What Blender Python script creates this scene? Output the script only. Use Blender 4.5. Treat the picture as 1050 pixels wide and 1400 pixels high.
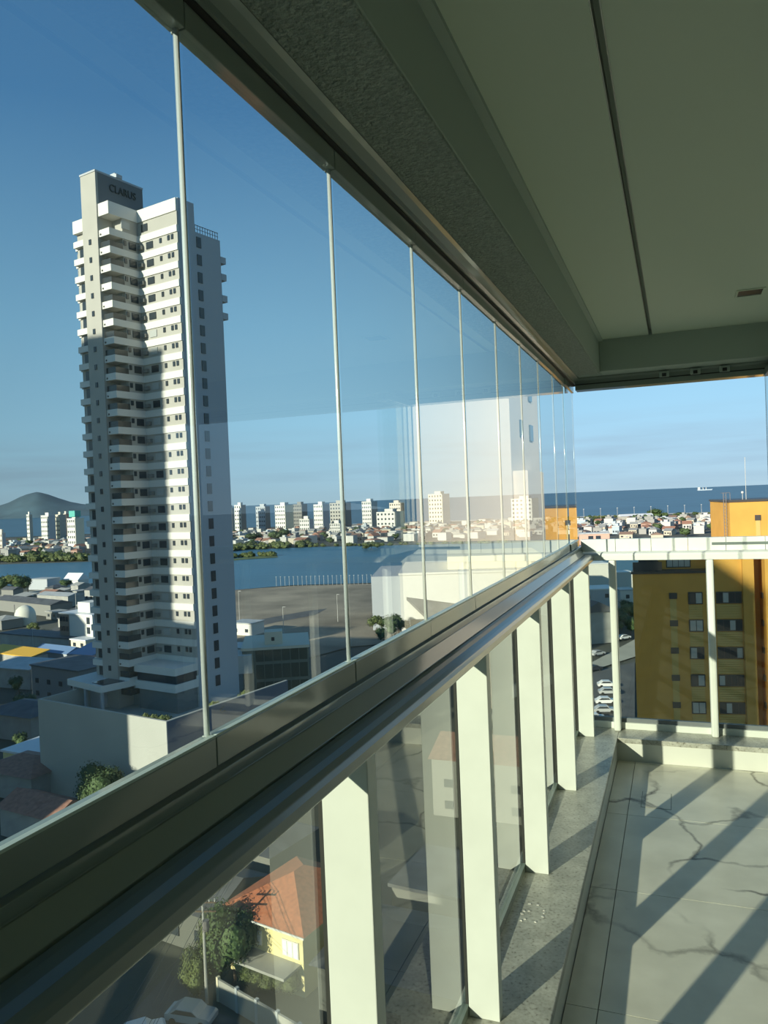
import bpy, bmesh, math, random
import numpy as np
from mathutils import Vector, Matrix

# ------------------------------------------------------------------ scene, camera, sky, sun, exposure
for o in list(bpy.data.objects):
    bpy.data.objects.remove(o, do_unlink=True)
S = bpy.context.scene
COL = S.collection
random.seed(7)

F = 1050.0            # focal length in pixels of the 1050 x 1400 frame
CH = 1.65             # eye height above the balcony floor
def cam_dir(px, py):
    return np.array([(px - 525) / F, -(py - 700) / F, -1.0])
_a = cam_dir(1027, 662.7); _b = cam_dir(345, 690.3)          # two points of the sea horizon
_up = np.cross(_a, _b); _up /= np.linalg.norm(_up)
if _up[1] < 0: _up = -_up
_vp = cam_dir(924.5, 666.6); _vp -= _up * _vp.dot(_up); _vp /= np.linalg.norm(_vp)
_rt = np.cross(_vp, _up)
ROT = np.array([_rt, _vp, _up])                               # camera -> world
cam = bpy.data.cameras.new('camera'); cam.sensor_width = 36; cam.sensor_fit = 'AUTO'
cam.lens = 36 * F / 1400; cam.clip_start = 0.02; cam.clip_end = 90000
camo = bpy.data.objects.new('camera', cam); COL.objects.link(camo)
camo.matrix_world = Matrix.Translation((0, 0, CH)) @ Matrix([list(r) for r in ROT]).to_4x4()
S.camera = camo

SUN_DIR = Vector((0.43, 1.0, -0.325)).normalized()           # direction the light travels
sun = bpy.data.lights.new('sun', 'SUN'); sun.energy = 6.0; sun.angle = math.radians(0.6)
sun.color = (1.0, 0.935, 0.78)
suno = bpy.data.objects.new('sun', sun); COL.objects.link(suno)
suno.rotation_euler = SUN_DIR.to_track_quat('-Z', 'Y').to_euler(); suno.location = (-30, -60, 40)

wd = bpy.data.worlds.new('sky'); S.world = wd; wd.use_nodes = True
nt = wd.node_tree; nt.nodes.clear()
out = nt.nodes.new('ShaderNodeOutputWorld'); bg = nt.nodes.new('ShaderNodeBackground')
tc = nt.nodes.new('ShaderNodeTexCoord'); sx = nt.nodes.new('ShaderNodeSeparateXYZ')
elev = nt.nodes.new('ShaderNodeValToRGB'); ee = elev.color_ramp.elements       # clear evening sky by height
ee[0].position = 0.0; ee[0].color = (.40, .57, .68, 1); ee[1].position = 1.0; ee[1].color = (.035, .12, .31, 1)
for p, c in ((.03, (.39, .60, .75)), (.10, (.35, .63, .84)), (.22, (.26, .54, .80)), (.45, (.10, .29, .58))):
    q = ee.new(p); q.color = (*c, 1)
dt = nt.nodes.new('ShaderNodeVectorMath'); dt.operation = 'DOT_PRODUCT'; dt.inputs[1].default_value = tuple(-SUN_DIR)
ang = nt.nodes.new('ShaderNodeMapRange'); ang.inputs['From Min'].default_value = -1; ang.inputs['From Max'].default_value = 1
azr = nt.nodes.new('ShaderNodeValToRGB'); ae = azr.color_ramp.elements       # darkest a quarter turn from the sun
ae[0].position = 0; ae[0].color = (1.0, 1.0, 1.0, 1); ae[1].position = 1; ae[1].color = (1.0, .9, .75, 1)
for p, v in ((.08, .97), (.36, .66), (.6, .62), (.85, .8)):
    q = ae.new(p); q.color = (v, v, v, 1)
mulc = nt.nodes.new('ShaderNodeMix'); mulc.data_type = 'RGBA'; mulc.blend_type = 'MULTIPLY'; mulc.inputs['Factor'].default_value = 1
mp = nt.nodes.new('ShaderNodeMapping'); mp.inputs['Scale'].default_value = (3, 3, 42)
nz = nt.nodes.new('ShaderNodeTexNoise'); nz.inputs['Scale'].default_value = 1.6; nz.inputs['Detail'].default_value = 5
rp = nt.nodes.new('ShaderNodeValToRGB'); rp.color_ramp.elements[0].position = .45; rp.color_ramp.elements[1].position = .72
band = nt.nodes.new('ShaderNodeValToRGB'); e = band.color_ramp.elements       # thin cloud streaks low over the horizon
e[0].position = 0.0; e[0].color = (.6, .6, .6, 1); e[1].position = .11; e[1].color = (0, 0, 0, 1)
e2 = band.color_ramp.elements.new(.045); e2.color = (1, 1, 1, 1)
mul = nt.nodes.new('ShaderNodeMath'); mul.operation = 'MULTIPLY'
mul2 = nt.nodes.new('ShaderNodeMath'); mul2.operation = 'MULTIPLY'; mul2.inputs[1].default_value = .55
mixc = nt.nodes.new('ShaderNodeMix'); mixc.data_type = 'RGBA'; mixc.inputs['B'].default_value = (.31, .45, .58, 1)
L = nt.links.new
L(tc.outputs['Generated'], mp.inputs['Vector']); L(mp.outputs['Vector'], nz.inputs['Vector']); L(nz.outputs['Fac'], rp.inputs['Fac'])
L(tc.outputs['Generated'], sx.inputs['Vector']); L(sx.outputs['Z'], band.inputs['Fac']); L(sx.outputs['Z'], elev.inputs['Fac'])
L(tc.outputs['Generated'], dt.inputs[0]); L(dt.outputs['Value'], ang.inputs['Value']); L(ang.outputs['Result'], azr.inputs['Fac'])
L(rp.outputs['Color'], mul.inputs[0]); L(band.outputs['Color'], mul.inputs[1]); L(mul.outputs[0], mul2.inputs[0])
L(mul2.outputs[0], mixc.inputs['Factor']); L(elev.outputs['Color'], mixc.inputs['A'])
L(mixc.outputs['Result'], mulc.inputs['A']); L(azr.outputs['Color'], mulc.inputs['B'])
L(mulc.outputs['Result'], bg.inputs['Color']); L(bg.outputs['Background'], out.inputs['Surface'])
bg.inputs['Strength'].default_value = 1.0

S.view_settings.view_transform = 'Standard'; S.view_settings.look = 'None'
S.view_settings.gamma = 1.0; S.view_settings.use_curve_mapping = False
S.view_settings.exposure = 0.22

# ------------------------------------------------------------------ pixel helpers
C0 = np.array([0, 0, CH])
def ray(px, py): return ROT @ cam_dir(px, py)
def at_z(px, py, z):
    d = ray(px, py); return Vector(C0 + d * ((z - CH) / d[2]))
_f = ROT @ np.array([0, 0, -1.0]); _f[2] = 0; _f /= np.linalg.norm(_f)
FWD = Vector(_f); RGT = Vector((FWD.y, -FWD.x, 0))
def col(px, py, d):
    r = ray(px, py); k = d / r.dot(_f); return Vector(C0 + r * k)
def hor_y(px): return 662.7 + (1027 - px) * .0405
def ld(lat, dep, z=0.0):                      # lateral / depth seen from the balcony -> world
    v = RGT * lat + FWD * dep; return Vector((v.x, v.y, z))
G = -42.4                                       # street level
YAW = math.atan2(RGT.y, RGT.x)

# ------------------------------------------------------------------ materials
MATS = {}
def mat(name, color, rough=.6, metal=0.0, spec=.5, noise=None, bump=None, coat=0.0, coat_rough=.07):
    if name in MATS: return MATS[name]
    m = bpy.data.materials.new(name); m.use_nodes = True
    n = m.node_tree; b = n.nodes['Principled BSDF']
    b.inputs['Base Color'].default_value = (*color, 1); b.inputs['Roughness'].default_value = rough
    b.inputs['Metallic'].default_value = metal; b.inputs['Specular IOR Level'].default_value = spec
    if coat: b.inputs['Coat Weight'].default_value = coat; b.inputs['Coat Roughness'].default_value = coat_rough
    if noise or bump:
        t = n.nodes.new('ShaderNodeTexCoord')
    if noise:                                   # (scale, amount)
        z = n.nodes.new('ShaderNodeTexNoise'); z.inputs['Scale'].default_value = noise[0]; z.inputs['Detail'].default_value = 6
        r = n.nodes.new('ShaderNodeValToRGB')
        a = noise[1]
        r.color_ramp.elements[0].position = .3; r.color_ramp.elements[1].position = .7
        r.color_ramp.elements[0].color = (*[c * (1 - a) for c in color], 1)
        r.color_ramp.elements[1].color = (*[min(1, c * (1 + a)) for c in color], 1)
        n.links.new(t.outputs['Object'], z.inputs['Vector']); n.links.new(z.outputs['Fac'], r.inputs['Fac'])
        n.links.new(r.outputs['Color'], b.inputs['Base Color'])
    if bump:                                    # (scale, strength, distance)
        z = n.nodes.new('ShaderNodeTexNoise'); z.inputs['Scale'].default_value = bump[0]; z.inputs['Detail'].default_value = 4
        bp = n.nodes.new('ShaderNodeBump'); bp.inputs['Strength'].default_value = bump[1]; bp.inputs['Distance'].default_value = bump[2]
        n.links.new(t.outputs['Object'], z.inputs['Vector']); n.links.new(z.outputs['Fac'], bp.inputs['Height'])
        n.links.new(bp.outputs['Normal'], b.inputs['Normal'])
    MATS[name] = m; return m

def glass(name, tint, refl=1.6, rough=0.0):
    m = bpy.data.materials.new(name); m.use_nodes = True; n = m.node_tree; n.nodes.clear()
    o = n.nodes.new('ShaderNodeOutputMaterial'); tr = n.nodes.new('ShaderNodeBsdfTransparent'); gl = n.nodes.new('ShaderNodeBsdfGlossy')
    tr.inputs['Color'].default_value = (*tint, 1); gl.inputs['Roughness'].default_value = rough
    fr = n.nodes.new('ShaderNodeFresnel'); fr.inputs['IOR'].default_value = 1.5
    ge = n.nodes.new('ShaderNodeNewGeometry')
    iv = n.nodes.new('ShaderNodeMath'); iv.operation = 'SUBTRACT'; iv.inputs[0].default_value = 1
    mu = n.nodes.new('ShaderNodeMath'); mu.operation = 'MULTIPLY'; mu.inputs[1].default_value = refl; mu.use_clamp = True
    m2 = n.nodes.new('ShaderNodeMath'); m2.operation = 'MULTIPLY'
    mx = n.nodes.new('ShaderNodeMixShader')
    n.links.new(fr.outputs[0], mu.inputs[0]); n.links.new(ge.outputs['Backfacing'], iv.inputs[1])
    n.links.new(mu.outputs[0], m2.inputs[0]); n.links.new(iv.outputs[0], m2.inputs[1])
    n.links.new(m2.outputs[0], mx.inputs[0]); n.links.new(tr.outputs[0], mx.inputs[1]); n.links.new(gl.outputs[0], mx.inputs[2])
    n.links.new(mx.outputs[0], o.inputs['Surface']); MATS[name] = m; return m

def marble(name):
    m = bpy.data.materials.new(name); m.use_nodes = True; n = m.node_tree; b = n.nodes['Principled BSDF']
    b.inputs['Roughness'].default_value = .3; b.inputs['Specular IOR Level'].default_value = .28
    ge = n.nodes.new('ShaderNodeNewGeometry')
    n1 = n.nodes.new('ShaderNodeTexNoise'); n1.inputs['Scale'].default_value = 2.2; n1.inputs['Detail'].default_value = 7
    vm = n.nodes.new('ShaderNodeVectorMath'); vm.operation = 'SCALE'; vm.inputs['Scale'].default_value = .55
    va = n.nodes.new('ShaderNodeVectorMath'); va.operation = 'ADD'
    vo = n.nodes.new('ShaderNodeTexVoronoi'); vo.feature = 'DISTANCE_TO_EDGE'; vo.inputs['Scale'].default_value = 1.35
    r1 = n.nodes.new('ShaderNodeValToRGB'); r1.color_ramp.elements[0].color = (1, 1, 1, 1); r1.color_ramp.elements[0].position = 0
    r1.color_ramp.elements[1].color = (0, 0, 0, 1); r1.color_ramp.elements[1].position = .028
    n2 = n.nodes.new('ShaderNodeTexNoise'); n2.inputs['Scale'].default_value = 1.7; n2.inputs['Detail'].default_value = 3
    r2 = n.nodes.new('ShaderNodeValToRGB'); r2.color_ramp.elements[0].position = .40; r2.color_ramp.elements[1].position = .60
    mu = n.nodes.new('ShaderNodeMath'); mu.operation = 'MULTIPLY'
    n3 = n.nodes.new('ShaderNodeTexNoise'); n3.inputs['Scale'].default_value = 5; n3.inputs['Detail'].default_value = 8
    r3 = n.nodes.new('ShaderNodeValToRGB'); r3.color_ramp.elements[0].position = .3; r3.color_ramp.elements[1].position = .7
    r3.color_ramp.elements[0].color = (.66, .64, .53, 1); r3.color_ramp.elements[1].color = (.80, .78, .66, 1)
    mx = n.nodes.new('ShaderNodeMix'); mx.data_type = 'RGBA'; mx.inputs['B'].default_value = (.13, .115, .085, 1)
    k = n.links.new
    k(ge.outputs['Position'], n1.inputs['Vector']); k(n1.outputs['Color'], vm.inputs[0]); k(vm.outputs[0], va.inputs[0]); k(ge.outputs['Position'], va.inputs[1])
    k(va.outputs[0], vo.inputs['Vector']); k(vo.outputs['Distance'], r1.inputs['Fac']); k(ge.outputs['Position'], n2.inputs['Vector'])
    k(n2.outputs['Fac'], r2.inputs['Fac']); k(r1.outputs['Color'], mu.inputs[0]); k(r2.outputs['Color'], mu.inputs[1])
    k(ge.outputs['Position'], n3.inputs['Vector']); k(n3.outputs['Fac'], r3.inputs['Fac'])
    k(mu.outputs[0], mx.inputs['Factor']); k(r3.outputs['Color'], mx.inputs['A']); k(mx.outputs['Result'], b.inputs['Base Color'])
    MATS[name] = m; return m

def granite(name):
    m = bpy.data.materials.new(name); m.use_nodes = True; n = m.node_tree; b = n.nodes['Principled BSDF']
    b.inputs['Roughness'].default_value = .3
    ge = n.nodes.new('ShaderNodeNewGeometry')
    v = n.nodes.new('ShaderNodeTexNoise'); v.inputs['Scale'].default_value = 85; v.inputs['Detail'].default_value = 5
    v2 = n.nodes.new('ShaderNodeTexNoise'); v2.inputs['Scale'].default_value = 14; v2.inputs['Detail'].default_value = 4
    r = n.nodes.new('ShaderNodeValToRGB')
    el = r.color_ramp.elements
    el[0].position = .31; el[0].color = (.20, .195, .16, 1); el[1].position = .40; el[1].color = (.44, .435, .365, 1)
    q = el.new(.62); q.color = (.54, .545, .48, 1)
    r2 = n.nodes.new('ShaderNodeValToRGB'); r2.color_ramp.elements[0].position = .35; r2.color_ramp.elements[1].position = .65
    r2.color_ramp.elements[0].color = (.72, .72, .72, 1); r2.color_ramp.elements[1].color = (1, 1, 1, 1)
    mx = n.nodes.new('ShaderNodeMix'); mx.data_type = 'RGBA'; mx.blend_type = 'MULTIPLY'; mx.inputs['Factor'].default_value = 1
    k = n.links.new
    k(ge.outputs['Position'], v.inputs['Vector']); k(ge.outputs['Position'], v2.inputs['Vector'])
    k(v.outputs['Fac'], r.inputs['Fac']); k(v2.outputs['Fac'], r2.inputs['Fac'])
    k(r.outputs['Color'], mx.inputs['A']); k(r2.outputs['Color'], mx.inputs['B']); k(mx.outputs['Result'], b.inputs['Base Color'])
    MATS[name] = m; return m

def water(name, base, scale, strength):
    m = bpy.data.materials.new(name); m.use_nodes = True; n = m.node_tree; b = n.nodes['Principled BSDF']
    b.inputs['Base Color'].default_value = (*base, 1); b.inputs['Roughness'].default_value = .38; b.inputs['Specular IOR Level'].default_value = .22
    ge = n.nodes.new('ShaderNodeNewGeometry')
    z = n.nodes.new('ShaderNodeTexNoise'); z.inputs['Scale'].default_value = scale; z.inputs['Detail'].default_value = 6
    bp = n.nodes.new('ShaderNodeBump'); bp.inputs['Strength'].default_value = strength; bp.inputs['Distance'].default_value = 1.0
    n.links.new(ge.outputs['Position'], z.inputs['Vector']); n.links.new(z.outputs['Fac'], bp.inputs['Height']); n.links.new(bp.outputs['Normal'], b.inputs['Normal'])
    z2 = n.nodes.new('ShaderNodeTexNoise'); z2.inputs['Scale'].default_value = .006; z2.inputs['Detail'].default_value = 4
    r = n.nodes.new('ShaderNodeValToRGB'); r.color_ramp.elements[0].position = .35; r.color_ramp.elements[1].position = .65
    r.color_ramp.elements[0].color = (*[c * .85 for c in base], 1); r.color_ramp.elements[1].color = (*[c * 1.15 for c in base], 1)
    n.links.new(ge.outputs['Position'], z2.inputs['Vector']); n.links.new(z2.outputs['Fac'], r.inputs['Fac']); n.links.new(r.outputs['Color'], b.inputs['Base Color'])
    MATS[name] = m; return m

ALU = mat('champagne_paint', (.235, .285, .235), .4, .0, coat=.7)
ALUD = mat('shadowed_rubber', (.03, .032, .028), .7)
POSTM = mat('white_powder_coat', (.74, .77, .71), .35, noise=(9, .035))
RAILM = mat('glossy_handrail', (.15, .19, .17), .42, .0, coat=.9, coat_rough=.17)
SEALM = mat('polished_edge_strip', (.86, .90, .88), .2, .3, coat=1.0, coat_rough=.1)
GASK = mat('pale_gasket', (.55, .66, .58), .35)
GL_UP = glass('clear_pane', (.93, .965, .955), 1.55)
GL_LOW = glass('greenish_pane', (.86, .90, .85), 1.9)
MARB = marble('veined_porcelain'); GRAN = granite('grey_granite')
CURB = mat('white_porcelain_skirting', (.72, .73, .66), .3, noise=(6, .03))
GROUT = mat('grout', (.25, .25, .21), .9)
CEIL = mat('ceiling_paint', (.60, .68, .54), .9)
BEAM = mat('beam_paint', (.40, .475, .40), .85)
STUC = mat('rough_stucco', (.42, .50, .42), .9, bump=(110, 1.0, .03), noise=(80, .2))
WALLP = mat('wall_paint', (.70, .70, .62), .8)
DARKF = mat('dark_frame', (.04, .04, .038), .4, .3)
ROOMD = mat('dim_room', (.06, .06, .055), .9)

# ------------------------------------------------------------------ mesh helpers
class MB:
    def __init__(s): s.v = []; s.f = []; s.m = []
    def add(s, vs, fs, mi=0):
        o = len(s.v); s.v += [tuple(v) for v in vs]
        for f in fs: s.f.append(tuple(i + o for i in f)); s.m.append(mi)
        return s
    def box(s, x0, x1, y0, y1, z0, z1, mi=0):
        vs = [(x, y, z) for z in (z0, z1) for x, y in ((x0, y0), (x1, y0), (x1, y1), (x0, y1))]
        return s.add(vs, [(3, 2, 1, 0), (4, 5, 6, 7), (0, 1, 5, 4), (1, 2, 6, 5), (2, 3, 7, 6), (3, 0, 4, 7)], mi)
    def prism(s, poly, lo, hi, axis='z', mi=0):
        n = len(poly)
        ar = sum(poly[i][0] * poly[(i + 1) % n][1] - poly[(i + 1) % n][0] * poly[i][1] for i in range(n))
        if ar < 0: poly = poly[::-1]
        def P(a, b, t):
            return {'z': (a, b, t), 'y': (a, t, b), 'x': (t, a, b)}[axis]
        vs = [P(a, b, lo) for a, b in poly] + [P(a, b, hi) for a, b in poly]
        fs = [tuple(range(n))[::-1], tuple(range(n, 2 * n))] + [(i, (i + 1) % n, n + (i + 1) % n, n + i) for i in range(n)]
        if axis == 'y': fs = [f[::-1] for f in fs]
        return s.add(vs, fs, mi)
    def tube(s, pts, r, seg=8, mi=0, r2=None):
        pts = [Vector(p) for p in pts]; rings = []
        for i, p in enumerate(pts):
            d = (pts[min(i + 1, len(pts) - 1)] - pts[max(i - 1, 0)]).normalized()
            u = d.orthogonal().normalized() if abs(d.z) > .95 else d.cross(Vector((0, 0, 1))).normalized()
            w = d.cross(u)
            rr = r if r2 is None else r + (r2 - r) * i / (len(pts) - 1)
            rings.append([p + (u * math.cos(t) + w * math.sin(t)) * rr for t in [2 * math.pi * k / seg for k in range(seg)]])
        vs = [v for rg in rings for v in rg]; fs = []
        for i in range(len(pts) - 1):
            for k in range(seg):
                a = i * seg + k; b = i * seg + (k + 1) % seg
                fs.append((a, b, b + seg, a + seg))
        fs.append(tuple(range(seg))[::-1]); fs.append(tuple(range((len(pts) - 1) * seg, len(pts) * seg)))
        return s.add(vs, fs, mi)
    def lathe(s, prof, seg=16, cx=0, cy=0, mi=0):
        vs = []; fs = []
        for r, z in prof:
            for k in range(seg):
                t = 2 * math.pi * k / seg; vs.append((cx + r * math.cos(t), cy + r * math.sin(t), z))
        for i in range(len(prof) - 1):
            for k in range(seg):
                a = i * seg + k; b = i * seg + (k + 1) % seg; fs.append((a, b, b + seg, a + seg))
        return s.add(vs, fs, mi)
    def gable(s, x0, x1, y0, y1, z0, z1, zr, mi_w=0, mi_r=1, eave=.4):
        s.box(x0, x1, y0, y1, z0, z1, mi_w)
        ym = (y0 + y1) / 2
        s.prism([(y0 - eave, z1), (y1 + eave, z1), (ym, zr)], x0 - eave, x1 + eave, 'x', mi_r); return s
    def hip(s, x0, x1, y0, y1, z1, zr, mi=0):
        cx = (x0 + x1) / 2; cy = (y0 + y1) / 2; hx = max(0, (x1 - x0) - (y1 - y0)) / 2; hy = max(0, (y1 - y0) - (x1 - x0)) / 2
        vs = [(x0, y0, z1), (x1, y0, z1), (x1, y1, z1), (x0, y1, z1), (cx - hx, cy - hy, zr), (cx + hx, cy + hy, zr)]
        if hx >= hy: fs = [(0, 1, 5, 4), (1, 2, 5), (2, 3, 4, 5), (3, 0, 4), (3, 2, 1, 0)]
        else: fs = [(0, 1, 4), (1, 2, 5, 4), (2, 3, 5), (3, 0, 4, 5), (3, 2, 1, 0)]
        return s.add(vs, fs, mi)
    def mesh(s, name, mats):
        me = bpy.data.meshes.new(name); me.from_pydata(s.v, [], s.f)
        for m in (mats if isinstance(mats, (list, tuple)) else [mats]): me.materials.append(m)
        me.polygons.foreach_set('material_index', s.m); me.update(); return me
    def build(s, name, mats, parent=None, loc=None, bevel=0, smooth=False):
        me = s.mesh(name, mats); return obj(name, me, parent, loc, bevel, smooth)

def obj(name, me, parent=None, loc=None, bevel=0, smooth=False, rz=0):
    o = bpy.data.objects.new(name, me); COL.objects.link(o)
    if parent: o.parent = parent
    if loc is not None: o.location = loc
    if rz: o.rotation_euler = (0, 0, rz)
    if bevel:
        b = o.modifiers.new('bevel', 'BEVEL'); b.width = bevel; b.segments = 2; b.limit_method = 'ANGLE'; b.harden_normals = False
    if smooth:
        for p in me.polygons: p.use_smooth = True
    return o
def tag(o, label, cat, group=None, kind=None):
    o['label'] = label; o['category'] = cat
    if group: o['group'] = group
    if kind: o['kind'] = kind
    return o
def empty(name, loc, rz, label, cat, group=None, kind=None):
    o = bpy.data.objects.new(name, None); COL.objects.link(o); o.location = loc; o.rotation_euler = (0, 0, rz); o.empty_display_size = .2
    return tag(o, label, cat, group, kind)
def struct(name, mb, m, label, cat, bevel=0):
    return tag(mb.build(name, m, bevel=bevel), label, cat, kind='structure')

# ================================================================== BALCONY
YB, YE = -2.6, 5.06                                  # back of the balcony / glazing corner
fl = struct('floor', MB().box(-.39, 2.7, YB, 4.85, -.2, -.006), GROUT, 'balcony floor of pale veined porcelain tiles', 'floor')
xs = [-.388, -.285] + [-.285 + .8 * k for k in range(1, 4)] + [2.7]
ys = [YB] + [2.48 + .78 * k for k in range(-6, 4)] + [4.85]
ys = sorted(y for y in ys if YB <= y <= 4.85)
for i in range(len(xs) - 1):
    for j in range(len(ys) - 1):
        if xs[i + 1] - xs[i] < .02 or ys[j + 1] - ys[j] < .02: continue
        g = .0016
        MB().box(xs[i] + g, xs[i + 1] - g, ys[j] + g, ys[j + 1] - g, -.012, 0).build('tile', MARB, fl)
c = [at_z(*p, 0) for p in ((876, 1086), (920, 1086), (920, 1103), (876, 1103))]
dx0 = min(p.x for p in c) + .01; dx1 = max(p.x for p in c) - .01; dy0 = min(p.y for p in c); dy1 = max(p.y for p in c)
dr = empty('drain_cover', ((dx0 + dx1) / 2, (dy0 + dy1) / 2, 0), 0, 'square tile-filled drain cover set in the marble balcony floor', 'drain cover')
hw = (dx1 - dx0) / 2; hd = (dy1 - dy0) / 2
MB().box(-hw - .003, hw + .003, -hd - .003, hd + .003, .0, .0008).build('rim', GROUT, dr)
MB().box(-hw, hw, -hd, hd, .0008, .0016).build('insert', MARB, dr)

wl = struct('wall_left', MB().box(-.62, -.39, YB, 5.1, -.2, .11), CURB, 'low white curb under the long glazed side', 'wall')
we = struct('wall_end', MB().box(-.39, 2.7, 4.85, 5.1, -.2, .11), CURB, 'low white curb under the end railing', 'wall')
struct('trim_1', MB().prism([(-.66, YB), (-.384, YB), (-.384, 4.843), (-.384, 5.12), (-.66, 5.12)], .11, .14), GRAN, 'speckled grey granite sill along the long glazed side', 'sill', .003)
struct('trim_2', MB().box(-.384, 2.7, 4.843, 5.12, .11, .14), GRAN, 'speckled grey granite sill under the end railing', 'sill', .003)

# beams and ceiling
bl = struct('ceiling_beam', MB().box(-.628, -.405, YB, 5.09, 2.362, 2.95), BEAM, 'grey concrete beam above the long row of glass panels', 'beam', .004)
MB().box(-.545, -.407, YB, 4.8, 2.354, 2.362).build('stucco_soffit', STUC, bl)
be = struct('ceiling_beam', MB().box(-.405, 2.7, 4.78, 5.09, 2.362, 2.95), BEAM, 'grey beam above the open end of the balcony', 'beam', .004)
ce = struct('ceiling', MB().box(-.405, 2.7, YB, 4.78, 2.585, 2.95), BEAM, 'pale painted balcony ceiling with a narrow slot', 'ceiling')
MB().box(-.405, -.122, YB, 4.78, 2.552, 2.585).build('ceiling_board', CEIL, ce)
MB().box(-.102, 2.7, YB, 4.78, 2.552, 2.585).build('ceiling_board', CEIL, ce)
MB().box(-.405, -.381, YB, 4.78, 2.54, 2.552).build('cove_strip', BEAM, ce)
SLOT = mat('slot_profile', (.34, .37, .33), .4, .5)
MB().box(-.1225, -.1195, YB, 4.78, 2.5505, 2.585).build('slot_lip', SLOT, ce)
MB().box(-.1045, -.1015, YB, 4.78, 2.5505, 2.585).build('slot_lip', SLOT, ce)
sl = empty('recessed_slot_light', (.352, 4.0, 2.552), 0, 'small dark rectangular slot fitting recessed in the ceiling', 'light fitting')
q = MB()
q.box(-.062, .062, -.068, -.058, -.005, 0).box(-.062, .062, .058, .068, -.005, 0).box(-.062, -.052, -.058, .058, -.005, 0).box(.052, .062, -.058, .058, -.005, 0)
q.build('frame', CEIL, sl); MB().box(-.052, .052, -.058, .058, -.0015, 0).build('opening', DARKF, sl)

# house side and back of the balcony (beyond the frame)
struct('wall_right', MB().box(2.7, 2.95, YB, -.6, -.2, 2.95).box(2.7, 2.95, 2.8, 5.24, -.2, 2.95).box(2.7, 2.95, -.6, 2.8, 2.25, 2.95), WALLP, 'pale house wall with a wide sliding door', 'wall')
dn = empty('door_1', (2.8, 1.1, 0), 0, 'wide sliding glass door to the living room', 'door', kind='structure')
for k in range(3):
    y0 = -1.68 + k * 1.13
    MB().box(-.03, .03, y0, y0 + .06, 0, 2.25).box(-.03, .03, y0 + 1.04, y0 + 1.1, 0, 2.25).box(-.03, .03, y0 + .06, y0 + 1.04, 2.19, 2.25).box(-.03, .03, y0 + .06, y0 + 1.04, 0, .06).build('door_frame', DARKF, dn)
    MB().box(-.004, .004, y0 + .06, y0 + 1.04, .06, 2.19).build('pane', GL_LOW, dn)
struct('wall_back', MB().box(-.78, 2.95, YB - .2, YB, -.2, 2.95), WALLP, 'pale wall closing the back of the balcony', 'wall')
struct('room_beyond', MB().box(2.95, 7, -2.8, -2.7, -.2, 2.95).box(2.95, 7, 5.0, 5.1, -.2, 2.95).box(6.9, 7, -2.7, 5, -.2, 2.95).box(2.95, 6.9, -2.7, 5, -.25, -.2).box(2.95, 6.9, -2.7, 5, 2.85, 2.95), ROOMD, 'dim living room behind the sliding door', 'room')

# ---- long row of glass panels
joints = [.875, 1.355, 1.84, 2.30, 2.786, 3.255, 3.71, 4.172, 4.615, 5.06]
while joints[0] > YB + .5: joints.insert(0, joints[0] - .48)
ORD = ['first', 'second', 'third', 'fourth', 'fifth', 'sixth', 'seventh', 'eighth', 'ninth', 'tenth', 'eleventh', 'twelfth', 'thirteenth', 'fourteenth', 'fifteenth', 'sixteenth', 'seventeenth', 'eighteenth']
ZB, ZT = 1.342, 2.283
for k in range(len(joints) - 1):
    y0, y1 = joints[k], joints[k + 1]; n = len(joints) - 2 - k; w = y1 - y0
    tilt = math.radians(.85) if n < 2 else math.radians(random.uniform(-.12, .12))
    t = empty('glass_panel', (-.6, y0, ZB - .042), tilt if n < 2 else tilt, f'frameless clear glass panel of the long row, {ORD[n]} counted back from the corner', 'glass panel', 'frameless glass panels in one long row')
    h0 = .042; h1 = ZT - ZB + .042
    MB().box(-.004, .004, .003, w - .009, h0 - .02, h1 + .02).build('pane', GL_UP, t)
    MB().box(-.012, .012, .001, w - .0015, 0, .040).build('bottom_profile', ALU, t, bevel=.0015)
    MB().box(.004, .012, .001, w - .0015, .040, .0435).build('gasket', GASK, t)
    MB().box(-.012, .012, .001, w - .0015, h1, h1 + .038).build('top_profile', ALU, t, bevel=.0015)
    MB().tube([(.0, w - .0045, h0), (.0, w - .0045, h1)], .0042, 10).build('edge_seal', SEALM, t, smooth=True)

# fixed upper track on the beam
ut = empty('upper_track', (0, YB, 2.324), 0, 'grey aluminium track fixed under the long beam', 'track')
MB().prism([(-.618, .004), (-.575, .004), (-.575, .018), (-.556, .024), (-.546, .029), (-.546, .0365), (-.618, .0365)], 0, YE - YB + .015, 'y').build('track_profile', ALU, ut)
MB().box(-.618, -.581, 0, YE - YB, .0, .004).build('shadow_gap', ALUD, ut)
et = empty('upper_track', (-.574, 5.0, 2.324), 0, 'grey aluminium track under the beam of the open end', 'track')
MB().prism([(-.03, -.036), (.075, -.036), (.075, .037), (-.06, .037), (-.06, .030), (-.03, .022)], 0, 3.23, 'x').build('track_profile', ALU, et)
MB().box(0, 3.2, -.035, -.0305, -.006, .0).build('shadow_gap', ALUD, et)
for px in (910.6, 952, 990):
    x = (px - 788) / 260 * 1.09 + .014
    b = MB().box(x - .028, x + .028, -.075, -.058, -.006, .028).build('bracket', BEAM, et, bevel=.003)
    MB().box(x - .012, x + .012, -.079, -.075, -.004, .016).build('catch', DARKF, b)

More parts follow.
